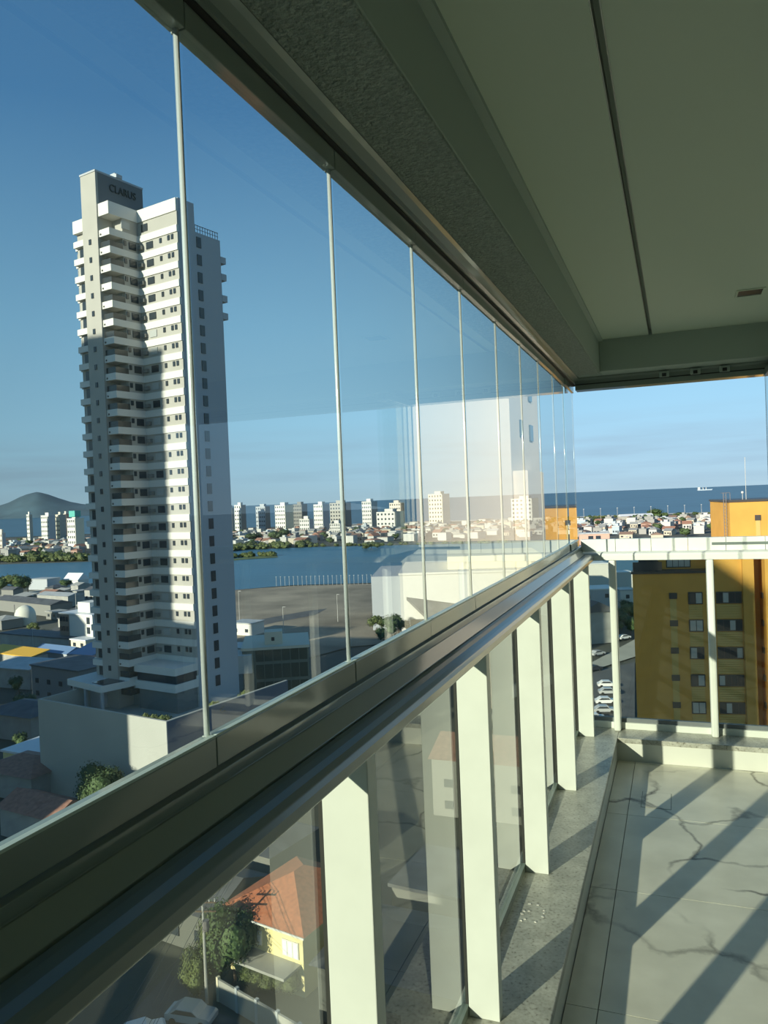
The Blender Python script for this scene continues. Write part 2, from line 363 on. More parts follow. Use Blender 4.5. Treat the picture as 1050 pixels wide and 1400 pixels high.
# ---- rail with posts and lower glass, long side
rl = empty('railing', (0, YB, .14), 0, 'aluminium balustrade with flat white posts along the long glazed side', 'railing')
def prof_y(poly, y0, y1): return MB().prism([(x, z - .14) for x, z in poly], y0 - YB, y1 - YB, 'y')
prof_y([(-.625, 1.214), (-.557, 1.214), (-.557, 1.251), (-.5805, 1.2775), (-.5825, 1.2775), (-.5825, 1.281), (-.580, 1.281), (-.580, 1.2965), (-.625, 1.2965)], YB, YE).build('track_profile', ALU, rl, bevel=.001)
prof_y([(-.557, 1.215), (-.499, 1.214), (-.497, 1.217), (-.497, 1.233), (-.501, 1.242), (-.510, 1.2485), (-.522, 1.252), (-.537, 1.253), (-.550, 1.251), (-.557, 1.247)], YB, 4.955).build('handrail', RAILM, rl, bevel=.0015)
prof_y([(-.64, .14), (-.612, .14), (-.612, .17), (-.64, .17)], YB, 5.06).build('bottom_rail', ALU, rl)
py = [1.23 + .9 * k for k in range(-4, 5)]; py[-1] = 4.83
for y in py:
    MB().box(-.611, -.52, y - YB, y - YB + .042, 0, 1.074).build('post', POSTM, rl, bevel=.002)
edges = [YB] + [y + .021 for y in py] + [5.06]
for k in range(len(edges) - 1):
    if edges[k + 1] - edges[k] < .06: continue
    a, b = edges[k] - YB + .006, edges[k + 1] - YB - .006
    MB().box(-.63, -.622, a, b, .03, 1.074).build('lower_pane', GL_LOW, rl)
    MB().box(-.622, -.614, b - .008, b + .02, .03, 1.074).build('gasket', ALUD, rl)

# ---- end railing
er = empty('railing', (-.6, 5.0, .14), 0, 'aluminium balustrade with slim rounded posts across the open end', 'railing')
X0 = -.6
def prof_x(poly, x0, x1): return MB().prism([(y - 5.0, z - .14) for y, z in poly], x0 - X0, x1 - X0, 'x')
xx = -.583; k = 0
while xx < 2.68:
    x1 = min(xx + .213, 2.69)
    prof_x([(5.04, 1.262), (5.09, 1.262), (5.09, 1.342), (5.04, 1.342)], xx + .001, x1 - .001).build('cap_segment', POSTM, er, bevel=.002)
    xx = x1
prof_x([(4.965, 1.214), (5.09, 1.214), (5.09, 1.262), (5.038, 1.262), (5.02, 1.266), (4.985, 1.264), (4.968, 1.256), (4.963, 1.245)], -.576, 2.69).build('handrail', POSTM, er, bevel=.002)
prof_x([(5.034, 1.297), (5.04, 1.297), (5.04, 1.312), (5.034, 1.312)], .19, 2.0).build('dark_strip', RAILM, er)  # thin dark strip along the inner face of the end cap
prof_x([(5.035, .14), (5.08, .14), (5.08, .18), (5.035, .18)], -.6, 2.69).build('bottom_rail', POSTM, er, bevel=.002)
prof_x([(5.052, .18), (5.078, .18), (5.078, .205), (5.052, .205)], -.6, 2.69).build('glazing_channel', mat('grey_gasket', (.17, .19, .20), .4), er)
ex = [-.391, .173, .736, 1.3, 1.863, 2.43]
for x in ex:
    MB().box(x - X0 - .021, x - X0 + .021, -.03, .06, 0, 1.076).build('post', POSTM, er, bevel=.012)
ed = [-.6] + ex + [2.69]
for k in range(len(ed) - 1):
    MB().box(ed[k] - X0 + .004, ed[k + 1] - X0 - .004, .064, .072, .065, 1.09).build('lower_pane', GL_LOW, er)
for k in range(3):
    x = .512 + k * .035
    t = empty('glass_panel', (x, 4.56, ZB - .042), 0, f'folded-back glass panel at the open end, {ORD[k]} of the parked stack from the opening', 'glass panel', 'parked glass panels')
    MB().box(-.004, .004, .004, .476, .02, ZT - ZB + .06).build('pane', GL_UP, t)
    MB().box(-.012, .012, .0, .48, 0, .04).build('bottom_profile', ALU, t); MB().box(-.012, .012, .0, .48, ZT - ZB + .042, ZT - ZB + .08).build('top_profile', ALU, t)
    MB().box(-.005, .005, .477, .485, .042, ZT - ZB + .042).build('edge_seal', SEALM, t)

#@@CITY@@
# ================================================================== THE CITY BELOW
def M(n, c, r=.75, **k): return mat(n, c, r, **k)
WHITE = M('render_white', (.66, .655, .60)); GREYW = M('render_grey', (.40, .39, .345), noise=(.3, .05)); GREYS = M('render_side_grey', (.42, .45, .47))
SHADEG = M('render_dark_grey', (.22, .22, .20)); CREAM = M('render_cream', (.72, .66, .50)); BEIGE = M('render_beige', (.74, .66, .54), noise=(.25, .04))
PINK = M('render_salmon', (.60, .36, .27)); BLUISH = M('render_pale_blue', (.45, .55, .62)); CONC = M('concrete', (.36, .36, .33), noise=(.4, .15))
ORANGE = M('ochre_render', (.60, .33, .065), noise=(.6, .07)); OCHRE2 = M('ochre_panel', (.56, .40, .13))
TERRA = M('terracotta_tiles', (.46, .16, .075), noise=(1.5, .2)); TERRA2 = M('old_brown_tiles', (.30, .16, .11), noise=(1.5, .25))
SHEET = M('sheet_metal_roof', (.42, .43, .42), .45, noise=(.5, .15)); SHEETW = M('white_sheet_roof', (.72, .74, .74), .4)
DROOF = M('dark_roof', (.10, .105, .11), .7, noise=(.4, .3)); YROOF = M('yellow_roof', (.72, .42, .04), .6)
WGL = M('window_glass', (.035, .045, .055), .08); WGL2 = M('curtained_window', (.42, .44, .42), .3); WFR = M('window_frame_dark', (.06, .055, .05), .5)
YEL = M('pale_yellow_wall', (.78, .68, .34)); ASPH = M('asphalt_and_shade', (.10, .105, .105), .9, noise=(.2, .2)); STRT = M('concrete_paving', (.42, .41, .34), .9, noise=(.15, .12))
EARTH = M('sandy_earth', (.27, .23, .165), .95, noise=(.035, .5)); LAND = M('town_ground', (.085, .09, .07), .95, noise=(.03, .35)); GRASS = M('grass', (.10, .14, .045), .95, noise=(.1, .4))
LEAF = M('leaf_green', (.05, .085, .025), .7, noise=(.6, .45)); LEAF2 = M('leaf_olive', (.085, .11, .03), .7, noise=(.8, .4)); BARK = M('bark', (.12, .085, .055), .9); METP = M('grey_metal_pole', (.5, .5, .46), .5)
HILLM = M('hill_haze_tint', (.07, .125, .155), .95, noise=(.004, .2)); TEAL = M('green_safety_net', (.10, .42, .36)); STEEL = M('rust_steel', (.16, .15, .15), .5); REDR = M('red_paint', (.45, .06, .04)); BLUEP = M('blue_sheet', (.16, .26, .42), .5)  # the hill's blue has distance haze mixed into its base colour

# ---- land and water
def poly_struct(name, pts, z, m, label, cat):
    b = MB(); n = len(pts); b.v = [(p[0], p[1], z) for p in pts]; b.f = [tuple(range(n))]; b.m = [0]
    ar = sum(pts[i][0] * pts[(i + 1) % n][1] - pts[(i + 1) % n][0] * pts[i][1] for i in range(n))
    if ar < 0: b.f = [tuple(range(n))[::-1]]
    return tag(b.build(name, m), label, cat, kind='structure')
def gpoly(name, px, z, m, label, cat): return poly_struct(name, [at_z(*p, z)[:2] for p in px], z, m, label, cat)
sea_mat = water('sea_water', (.05, .11, .155), .05, .5); lag_mat = water('lagoon_water', (.045, .14, .215), .12, .35)
poly_struct('ground', [(-3000, -500), (3000, -500), (3500, 3500), (-3500, 3500)], G - .4, LAND, 'built-up coastal land below the tower blocks', 'ground')
poly_struct('sea', [ld(-4000, 1520)[:2], ld(-400, 1500)[:2], ld(60, 1430)[:2], ld(420, 1330)[:2], ld(900, 1230)[:2], ld(60000, 60000)[:2], ld(-60000, 60000)[:2]], G + .2, sea_mat, 'open blue sea stretching to the horizon', 'sea')
poly_struct('beach', [ld(-60, 1400)[:2], ld(420, 1290)[:2], ld(900, 1190)[:2], ld(900, 1250)[:2], ld(420, 1345)[:2], ld(-60, 1460)[:2]], G + .3, M('surf_sand', (.55, .53, .46)), 'pale strip of beach and surf along the sea', 'beach')
gpoly('lagoon', [(-140, 776), (60, 770), (125, 768), (250, 760), (330, 752), (420, 748), (560, 745), (700, 742), (900, 736), (1200, 728), (1200, 782), (900, 790), (640, 796), (500, 797), (400, 800), (315, 807), (200, 800), (110, 797), (55, 799), (-140, 808)], G - .1, lag_mat, 'calm blue lagoon between the lots and the far town', 'lagoon')
gpoly('dirt_lot', [(300, 808), (400, 801), (500, 798), (650, 798), (650, 870), (480, 884), (420, 900), (300, 900)], G - .15, EARTH, 'large empty sandy lot beside the lagoon', 'lot')
gpoly('painted_shadow_strip', [(310, 856), (360, 846), (421, 835), (447, 832), (430, 841), (380, 850), (330, 862), (310, 868)], G - .1, ASPH, 'painted band of shade across the sandy lot', 'painted shadow')  # band of cast shade on the lot, painted as a flat dark polygon
gpoly('green_islet', [(240, 768), (300, 766), (378, 758), (380, 762), (330, 765), (240, 776)], G + .1, GRASS, 'low green tongue of land reaching into the lagoon', 'islet')

# ---- hill on the horizon
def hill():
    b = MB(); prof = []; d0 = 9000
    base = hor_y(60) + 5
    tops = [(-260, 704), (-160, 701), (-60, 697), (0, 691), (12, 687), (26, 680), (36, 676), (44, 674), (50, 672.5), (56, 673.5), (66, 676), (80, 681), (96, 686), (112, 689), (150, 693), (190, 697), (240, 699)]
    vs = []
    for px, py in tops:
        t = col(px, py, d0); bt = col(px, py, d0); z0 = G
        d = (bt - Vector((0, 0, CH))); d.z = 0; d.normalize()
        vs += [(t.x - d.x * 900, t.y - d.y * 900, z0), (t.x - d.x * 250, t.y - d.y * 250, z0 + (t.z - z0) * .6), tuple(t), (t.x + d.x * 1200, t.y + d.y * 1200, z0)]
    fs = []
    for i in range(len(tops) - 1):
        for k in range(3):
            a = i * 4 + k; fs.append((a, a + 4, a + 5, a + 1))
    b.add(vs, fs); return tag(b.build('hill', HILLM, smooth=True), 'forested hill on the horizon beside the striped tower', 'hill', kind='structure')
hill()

# ---- foliage prototypes (leaf cards round an inner mass)
def crown_mesh(name, n, seed, m, leaf=.16, ico=1):
    r = random.Random(seed); b = MB(); cl = [(Vector((r.uniform(-.5, .5), r.uniform(-.5, .5), r.uniform(-.35, .45))), r.uniform(.38, .6)) for _ in range(9)]
    for c_, rad in cl:
        bm = bmesh.new(); bmesh.ops.create_icosphere(bm, subdivisions=ico, radius=rad * .8)
        for v in bm.verts: v.co *= r.uniform(.82, 1.1)
        o = len(b.v); b.v += [tuple(v.co + c_) for v in bm.verts]
        for f in bm.faces: b.f.append(tuple(v.index + o for v in f.verts)); b.m.append(0)
        bm.free()
    for i in range(n):
        c_, rad = r.choice(cl); d = Vector((r.gauss(0, 1), r.gauss(0, 1), r.gauss(0, 1))).normalized()
        p = c_ + d * rad * r.uniform(.8, 1.12); u = d.orthogonal().normalized(); w = d.cross(u)
        an = r.uniform(0, 6.28); u, w = u * math.cos(an) + w * math.sin(an), w * math.cos(an) - u * math.sin(an); w = (w + d * r.uniform(-.6, .6)).normalized()
        s = leaf * r.uniform(.5, 1.1)
        b.add([p - u * s * .5, p + w * s * .45, p + u * s * .5, p - w * s * .45], [(0, 1, 2, 3)])
    return b.mesh(name, m)
CR = [crown_mesh('crown', 700, 1, LEAF), crown_mesh('crown', 700, 2, LEAF2), crown_mesh('crown', 700, 3, LEAF)]
CRN = [crown_mesh('crown', 4500, 4, LEAF, .1, 2), crown_mesh('crown', 4500, 5, LEAF2, .1, 2)]
TRUNK = MB().tube([(0, 0, 0), (.05, .02, .4), (-.02, .05, 1)], .09, 7, r2=.05).mesh('trunk', BARK)
def tree(name, p, h, r, label, group=None, kind=0, trunk=.45, rz=0, near=False):
    t = empty(name, p, rz, label, 'tree', group)
    o = obj('trunk', TRUNK, t); o.scale = (h * .35, h * .35, h * trunk * 1.35)
    c_ = obj('crown', CRN[kind] if near else CR[kind], t, (0, 0, h * (trunk + (1 - trunk) / 2))); c_.scale = (r, r, h * (1 - trunk) / 1.75)
    return t

# ---- generic window set: shared meshes, real depth
WMESH = {}
def wmesh(w, h, m, dep=.12):
    k = (round(w, 2), round(h, 2), m.name, dep)
    if k not in WMESH: WMESH[k] = MB().box(-w / 2, w / 2, -dep, .02, -h / 2, h / 2, 0).mesh('window', m)
    return WMESH[k]
def win(parent, x, y, z, w, h, face, m=WGL, name='window'):
    """face: '-y' '+y' '+x' '-x' outward direction in the parent's frame"""
    o = obj(name, wmesh(w, h, m), parent, (x, y, z), rz={'-y': 0, '+x': math.pi / 2, '+y': math.pi, '-x': -math.pi / 2}[face]); return o

# ---- the striped apartment tower
P0 = col(151, hor_y(151), 126)
phi = math.radians(32.5)
Ax = RGT * math.cos(phi) - FWD * math.sin(phi)
TRZ = math.atan2(Ax.y, Ax.x)
TB = -31.0
tw = empty('apartment_tower', (P0.x, P0.y, TB), TRZ, 'very tall grey apartment tower with white bands on every floor', 'tower')
def zl(z): return z - TB
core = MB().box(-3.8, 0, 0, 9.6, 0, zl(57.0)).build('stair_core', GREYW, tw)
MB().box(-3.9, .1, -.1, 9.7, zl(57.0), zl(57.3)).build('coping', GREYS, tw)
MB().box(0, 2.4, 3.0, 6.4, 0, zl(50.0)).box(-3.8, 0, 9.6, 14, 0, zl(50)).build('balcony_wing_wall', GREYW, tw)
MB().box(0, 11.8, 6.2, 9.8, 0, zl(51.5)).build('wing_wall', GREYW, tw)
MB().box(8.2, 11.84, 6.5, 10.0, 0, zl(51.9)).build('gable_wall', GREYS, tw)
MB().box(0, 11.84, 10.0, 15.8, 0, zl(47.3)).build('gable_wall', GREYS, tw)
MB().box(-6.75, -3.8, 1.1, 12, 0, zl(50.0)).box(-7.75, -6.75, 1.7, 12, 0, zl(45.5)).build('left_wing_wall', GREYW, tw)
MB().box(-2.2, .3, 4.0, 5.2, zl(57.3), zl(57.9)).box(-1.6, -.4, 4.3, 5, zl(57.9), zl(58.3)).build('roof_box', GREYS, tw)
MB().box(0, .06, .5, 9.6, zl(51.6), zl(57)).build('sign_wall', mat('slate_render', (.15, .16, .165), .8), tw)
r_ = MB()
for k in range(10): r_.box(11.6, 11.68, 10.2 + k * .58, 10.26 + k * .58, zl(47.3), zl(48.6))
r_.box(11.6, 11.68, 10.2, 15.6, zl(48.5), zl(48.6)).box(11.6, 11.68, 10.2, 15.6, zl(47.9), zl(47.96)).build('roof_railing', STEEL, tw)
FP = 2.93; ztop = 47.45; NF = 26
par = [(0, .25), (2.55, .25), (2.55, 6.02), (11.82, 6.02), (11.82, 6.6), (0, 6.6)]
bandm = MB().prism(par, -1.12, 0).mesh('floor_band', WHITE)
lbandm = MB().prism([(-6.9, .4), (-3.8, .4), (-3.8, 4.0), (-7.9, 4.0), (-7.9, 1.5), (-6.9, 1.5)], -1.0, 0).mesh('floor_band', WHITE)
MB().prism(par, zl(49.7), zl(51.75)).build('parapet_band', WHITE, tw)
MB().prism([(-6.9, .4), (-3.8, .4), (-3.8, 4.0), (-6.9, 4.0)], zl(48.3), zl(50.4)).build('parapet_band', WHITE, tw)
railm = MB().box(.1, 2.4, .42, .47, 0, .95).box(2.36, 2.41, .47, 3.0, 0, .95).mesh('balcony_screen', M('smoked_glass', (.05, .055, .055), .15))
acm = MB().box(-.45, .45, -.55, .02, -.3, .3).mesh('ac_shelf', SHADEG)
drainm = MB().tube([(0, 0, 0), (0, -.06, 0)], .16, 8).mesh('drain_spout', DARKF)
rr = random.Random(5)
for i in range(NF):
    z = zl(ztop - FP * i)
    obj('floor_band', bandm, tw, (0, 0, z)); obj('floor_band', lbandm, tw, (0, 0, z - .5))
    wz = z - 1.12 - .85
    obj('balcony_screen', railm, tw, (0, 0, z - FP + .02))
    if rr.random() < .4: win(tw, 1.2, 3.0, wz - .1, 1.3, 1.9, '-y', WGL2, 'balcony_door')
    obj('drain_spout', drainm, tw, (.45, .25, z - .75)); obj('drain_spout', drainm, tw, (-4.1, .4, z - 1.2))
    for x, w, h, dz in ((5.2, 1.6, 1.15, 0), (7.85, .5, .8, .2), (9.75, .5, .8, .25), (10.6, .5, .8, .25)):
        win(tw, x, 6.2, wz + dz, w, h, '-y', WGL2 if (w > 1 and rr.random() < .3) else WGL)
    win(tw, 2.4, 4.9, wz, 1.4, 1.15, '+x', WGL); win(tw, 2.4, 3.4, wz + .2, .5, .8, '+x', WGL)
    obj('ac_shelf', acm, tw, (3.3, 6.2, wz - .15))
    win(tw, -1.95, 0, wz + .4, .55, .85, '-y'); win(tw, -5.0, 1.1, wz - .5, 2.1, 1.5, '-y'); win(tw, -7.2, 1.7, wz - .4, .5, .9, '-y')
    win(tw, 11.84, 10.75, wz + .2, 1.0, 1.75, '+x')
win(tw, 4.1, 6.2, zl(48.6), 1.5, 1.2, '-y'); win(tw, 2.4, 3.6, zl(48.6), 1.7, 1.2, '+x', WGL2)
for z in (44.6, 41.7, 38.0, 35.0):
    b_ = MB().box(9.2, 11.9, 15.8, 17.0, zl(z) - 1.1, zl(z)).box(9.2, 9.35, 15.8, 17.0, zl(z), zl(z) + 1.8).build('end_balcony', GREYS, tw)
    MB().box(9.4, 11.7, 15.8, 15.85, zl(z), zl(z) + 1.6).build('balcony_opening', WGL, b_)
# rooftop lettering on the shaded core face
cu = bpy.data.curves.new('rooftop_lettering', 'FONT'); cu.body = 'CLARUS'; cu.size = 2.0; cu.extrude = .08; cu.space_character = 1.05
to = bpy.data.objects.new('tmp_text', cu); COL.objects.link(to)
dg = bpy.context.evaluated_depsgraph_get(); tm = bpy.data.meshes.new_from_object(to.evaluated_get(dg)); bpy.data.objects.remove(to)
tm.materials.clear(); tm.materials.append(DARKF); tm.name = 'rooftop_lettering'
lo = obj('rooftop_lettering', tm, tw, (.14, 2.6, zl(54.6))); lo.rotation_euler = (math.pi / 2, 0, math.pi / 2)
mw = max(v.co.x for v in tm.vertices); lo.scale = (5.4 / mw, .9, 1)
# terraces and podium roofs under the tower
for z0, z1 in ((-24.9, -23.7), (-27.6, -26.3)):
    MB().box(2.45, 12.0, 1.3, 6.3, zl(z0), zl(z1)).build('terrace_band', WHITE, tw)
MB().box(2.7, 11.8, 1.7, 6.1, zl(-26.3), zl(-24.9)).build('terrace_glazing', WGL, tw)
MB().box(2.8, 11.7, 1.9, 6.2, 0, zl(-27.6)).build('ground_floor_wall', SHADEG, tw)
MB().prism([(-9, -3.2), (1.6, -4.6), (2.6, 0.6), (2.6, 3), (-9, 3)], zl(-27.2), zl(-26.2)).build('entrance_canopy', WHITE, tw)
MB().prism([(-2.2, -3.4), (1.2, -3.9), (2.0, -.3), (-2.2, -.3)], zl(-26.2), zl(-26.1)).build('skylight', WGL, tw)
for x, y in ((-8, -2.6), (-4.5, -3), (1.0, -4)): MB().box(x - .2, x + .2, y - .2, y + .2, 0, zl(-27.2)).build('canopy_column', GREYS, tw)
MB().box(-8.4, -3, -1, 2.8, 0, zl(-27.2)).build('lobby_wall', GREYS, tw)

pod = empty('podium', (P0.x, P0.y, G), TRZ, 'long grey podium wall enclosing the foot of the striped tower', 'podium')
PB = TB - G
MB().box(-6.5, 22.9, -10.3, 15.6, 0, PB).build('podium_body', mat('podium_grey', (.40, .41, .36), .8, noise=(.15, .06)), pod)
MB().box(-6.5, 22.9, -10.3, -9.9, PB, PB + 3.4).box(22.5, 22.9, -9.9, 15.6, PB, PB + 3.4).box(-6.5, -6.1, -9.9, 15.6, PB, PB + 3.4).build('parapet_wall', MATS['podium_grey'], pod)
MB().box(22.9, 22.95, -10.2, 15.6, .2, PB + 3.3).build('dark_side', mat('dark_blue_sheet', (.10, .14, .19), .25), pod)  # thin dark blue sheet over the right side of the podium
Tmat = Matrix.Translation((P0.x, P0.y, 0)) @ Matrix.Rotation(TRZ, 4, 'Z')
for k, (x, y, r) in enumerate(((20.5, -8.6, 1.5), (18.8, -8.9, 1.0), (21.8, 0, 1.6), (21.6, 7, 1.4), (17.2, -9, .8))):
    p = Tmat @ Vector((x, y, TB)); tree('planter_shrub', p, 4.0, r, ['bright leafy shrub at the corner of the grey podium wall', 'low shrub beside the podium corner planting', 'shrub behind the dark side wall of the podium', 'second shrub further along the dark podium side', 'smallest shrub on the front edge of the podium'][k], 'podium shrubs', 1, .2)
p = Tmat @ Vector((14, -14.6, G)); tree('street_tree', p, 9, 3.2, 'dark street tree at the foot of the podium wall', None, 0, .3, 0, True)
# ---- high-rises across the lagoon
def highrise(px0, px1, ytop, d, m1, m2, label, stripes=4, rot=None, box=True, cat='building', group='high-rises beyond the lagoon'):
    W = (px1 - px0) * d / F; pc = (px0 + px1) / 2
    p = col(pc, hor_y(pc), d); H = col(pc, ytop, d).z - G
    w = W * .74; dp = W * .62
    t = empty('high_rise', (p.x, p.y, G - .4), TRZ + (rot or 0), label, cat, group)
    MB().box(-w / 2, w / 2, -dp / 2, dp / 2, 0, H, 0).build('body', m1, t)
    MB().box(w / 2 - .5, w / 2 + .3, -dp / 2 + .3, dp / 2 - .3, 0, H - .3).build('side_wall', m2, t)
    for k in range(stripes):
        x = -w / 2 + w * (k + .5) / stripes
        for j in range(max(4, int(H / 6))):
            z = H * (j + .5) / max(4, int(H / 6))
            MB().box(x - w * .22 / stripes, x + w * .22 / stripes, -dp / 2 - .15, -dp / 2 + .1, z - 1.5, z + 1.2).build('window', WGL, t)
    if box: MB().box(-w * .2, w * .25, -dp * .2, dp * .25, H, H + 4).build('roof_box', m1, t)
    MB().box(-w / 2 - .2, w / 2 + .2, -dp / 2 - .2, dp / 2 + .2, H - .6, H).build('cornice', m1, t)
    return t
HR = [
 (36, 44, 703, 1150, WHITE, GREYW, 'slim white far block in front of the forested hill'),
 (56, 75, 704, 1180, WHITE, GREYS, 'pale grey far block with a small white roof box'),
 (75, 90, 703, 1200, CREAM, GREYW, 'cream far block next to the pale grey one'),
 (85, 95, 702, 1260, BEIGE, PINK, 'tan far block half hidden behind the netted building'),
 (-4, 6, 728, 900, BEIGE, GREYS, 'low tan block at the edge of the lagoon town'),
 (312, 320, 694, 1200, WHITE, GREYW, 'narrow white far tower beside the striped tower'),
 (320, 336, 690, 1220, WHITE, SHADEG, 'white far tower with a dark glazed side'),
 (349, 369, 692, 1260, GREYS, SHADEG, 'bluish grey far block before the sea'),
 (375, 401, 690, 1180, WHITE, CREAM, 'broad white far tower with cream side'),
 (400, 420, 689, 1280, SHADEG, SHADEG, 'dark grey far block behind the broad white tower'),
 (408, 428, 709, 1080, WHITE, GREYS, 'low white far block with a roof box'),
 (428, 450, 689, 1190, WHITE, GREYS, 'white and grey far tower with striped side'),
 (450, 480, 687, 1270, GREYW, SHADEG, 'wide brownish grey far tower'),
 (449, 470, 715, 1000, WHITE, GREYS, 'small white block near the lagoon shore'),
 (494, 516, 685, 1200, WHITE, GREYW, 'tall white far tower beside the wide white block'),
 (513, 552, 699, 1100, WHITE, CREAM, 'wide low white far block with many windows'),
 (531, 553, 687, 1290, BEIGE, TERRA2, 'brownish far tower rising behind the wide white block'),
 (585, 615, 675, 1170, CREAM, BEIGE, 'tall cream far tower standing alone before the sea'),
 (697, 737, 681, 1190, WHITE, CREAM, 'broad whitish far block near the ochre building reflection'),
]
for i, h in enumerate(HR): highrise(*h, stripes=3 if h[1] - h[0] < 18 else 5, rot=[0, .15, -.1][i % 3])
nb = highrise(91, 114, 708, 900, WHITE, CREAM, 'white building under construction with green safety net on top', 4, 0)
MB().box(-6, 5, -4, 4, 39, 46).build('safety_net', TEAL, nb)

# ---- houses of the far town
def house_mesh(kind, wall, roof):
    b = MB()
    if kind == 0: b.gable(-.5, .5, -.5, .5, 0, .62, 1.0, 0, 1, .05)
    elif kind == 1: b.box(-.5, .5, -.5, .5, 0, .9, 0).box(-.53, .53, -.53, .53, .9, 1.0, 1).box(-.2, .2, -.1, .3, 1.0, 1.25, 0)
    else: b.box(-.5, .5, -.5, .5, 0, .66, 0).hip(-.56, .56, -.56, .56, .66, 1.0, 1)
    b.box(-.38, -.2, -.53, -.48, .2, .42, 2).box(-.02, .16, -.53, -.48, .2, .42, 2).box(.26, .4, -.53, -.48, .05, .42, 2)
    return b.mesh('house', [wall, roof, WGL])
HK = [(0, WHITE, TERRA, 'white house with red tiled gable roof'), (0, CREAM, TERRA2, 'cream house with brown tiled roof'), (1, WHITE, SHEETW, 'white flat-roofed house'),
      (1, GREYW, SHEET, 'grey flat-roofed house'), (2, WHITE, SHEET, 'white house with grey hipped roof'), (2, PINK, TERRA, 'salmon house with red hipped roof'), (1, BLUISH, SHEETW, 'pale blue flat-roofed house'), (0, CREAM, SHEET, 'cream house with grey gable roof')]
FARM = {n: M('far_' + n, c) for n, c in (('render_white', (.50, .50, .46)), ('render_cream', (.50, .45, .35)), ('render_grey', (.30, .30, .28)), ('render_salmon', (.42, .27, .21)), ('render_pale_blue', (.36, .43, .47)), ('terracotta_tiles', (.30, .155, .105)), ('old_brown_tiles', (.21, .14, .105)), ('sheet_metal_roof', (.27, .28, .27)), ('white_sheet_roof', (.48, .49, .48)))}
HM = [house_mesh(h[0], FARM[h[1].name], FARM[h[2].name]) for h in HK]
rr = random.Random(11)
MARKS = [(40, 'slim white block'), (65, 'pale grey block'), (84, 'cream block'), (103, 'netted building'), (316, 'narrow white tower'), (330, 'dark-sided white tower'), (359, 'bluish grey block'), (388, 'broad white tower'), (418, 'low white block'), (439, 'striped white tower'), (465, 'brownish grey tower'), (505, 'tall white tower'), (532, 'wide white block'), (600, 'lone cream tower'), (660, 'open sea gap'), (717, 'broad whitish block'), (760, 'ochre reflection'), (812, 'orange brick building'), (840, 'lamp masts'), (869, 'long white shed'), (893, 'big beach tree'), (930, 'small beach tree'), (965, 'cargo ship'), (1000, 'ochre tank tower')]
PLACED = []
for h in HR + [(91, 114, 708, 900)]:
    pc = (h[0] + h[1]) / 2; p = col(pc, hor_y(pc), h[3]); PLACED.append((p.x, p.y, (h[1] - h[0]) * h[3] / F * .6))
for px, d, r_ in ((869, 1150, 26), (812, 640, 14), (893, 1195, 15), (930, 1140, 9), (985, 1125, 13), (300, 860, 16), (380, 900, 16), (342, 905, 13)): p = col(px, hor_y(px), d); PLACED.append((p.x, p.y, r_))
def free(p, r):
    if any((p.x - x) ** 2 + (p.y - y) ** 2 < (r + q) ** 2 for x, y, q in PLACED): return False
    PLACED.append((p.x, p.y, r)); return True
def spot(pa, pb, da, db, r, tries=60):
    for _ in range(tries):
        d = math.sqrt(rr.uniform(da * da, db * db)); px = rr.uniform(pa, pb); p = col(px, hor_y(px), d)
        if free(p, r): break
    mk = min(MARKS, key=lambda m_: abs(m_[0] - px))[1]
    return p, ('before the ' if d < (da + db) / 2 else 'far back by the ') + mk
def far_houses(n, pa, pb, da, db, group):
    for _ in range(n):
        k = rr.choice([0, 0, 1, 1, 2, 3, 3, 4, 4, 5, 6, 7, 7]); sx_, sy_ = rr.uniform(7, 12), rr.uniform(7, 10.5)
        p, where = spot(pa, pb, da, db, max(sx_, sy_) * .62)
        o = obj('house', HM[k], None, (p.x, p.y, G - .4), rz=TRZ + rr.choice([0, math.pi / 2]) + rr.uniform(-.25, .25))
        o.scale = (sx_, sy_, rr.uniform(5, 9)); tag(o, HK[k][3] + ' ' + where, 'house', group)
far_houses(60, -5, 118, 800, 1130, 'houses below the hill')
far_houses(145, 312, 790, 830, 1150, 'houses across the lagoon')
far_houses(85, 785, 1012, 680, 1060, 'houses near the beach')
b = MB()
for _ in range(620):
    d = math.sqrt(rr.uniform(790 ** 2, 1270 ** 2)); px = rr.uniform(-60, 1120); p = col(px, hor_y(px), d)
    if (px > 770 and d > 1085) or not free(p, 6): continue
    q = MB(); k = rr.randrange(3); s = rr.uniform(8, 14); h = rr.uniform(4, 8)
    if k == 0: q.gable(-s / 2, s / 2, -s / 2, s / 2, 0, h * .65, h, 0, 1, .4)
    else: q.box(-s / 2, s / 2, -s / 2, s / 2, 0, h, 0).box(-s / 2 - .1, s / 2 + .1, -s / 2 - .1, s / 2 + .1, h, h + .4, 1)
    mw, mr = rr.choice([(0, 3), (0, 5), (1, 4), (2, 3), (0, 4), (0, 6)]); a = TRZ + rr.choice([0, 1.57]) + rr.uniform(-.3, .3); ca, sa = math.cos(a), math.sin(a)
    o = len(b.v); b.v += [(p.x + x * ca - y * sa, p.y + x * sa + y * ca, G - .4 + z) for x, y, z in q.v]
    for f, mi in zip(q.f, q.m): b.f.append(tuple(i + o for i in f)); b.m.append(mr if mi == 1 else mw)
tag(b.build('distant_rooftops', [FARM[m_.name] for m_ in (WHITE, CREAM, GREYW, TERRA, SHEET, SHEETW, TERRA2)]), 'dense carpet of small distant houses filling the far town', 'houses', kind='stuff')
LOWC = crown_mesh('crown', 90, 9, LEAF, .3)
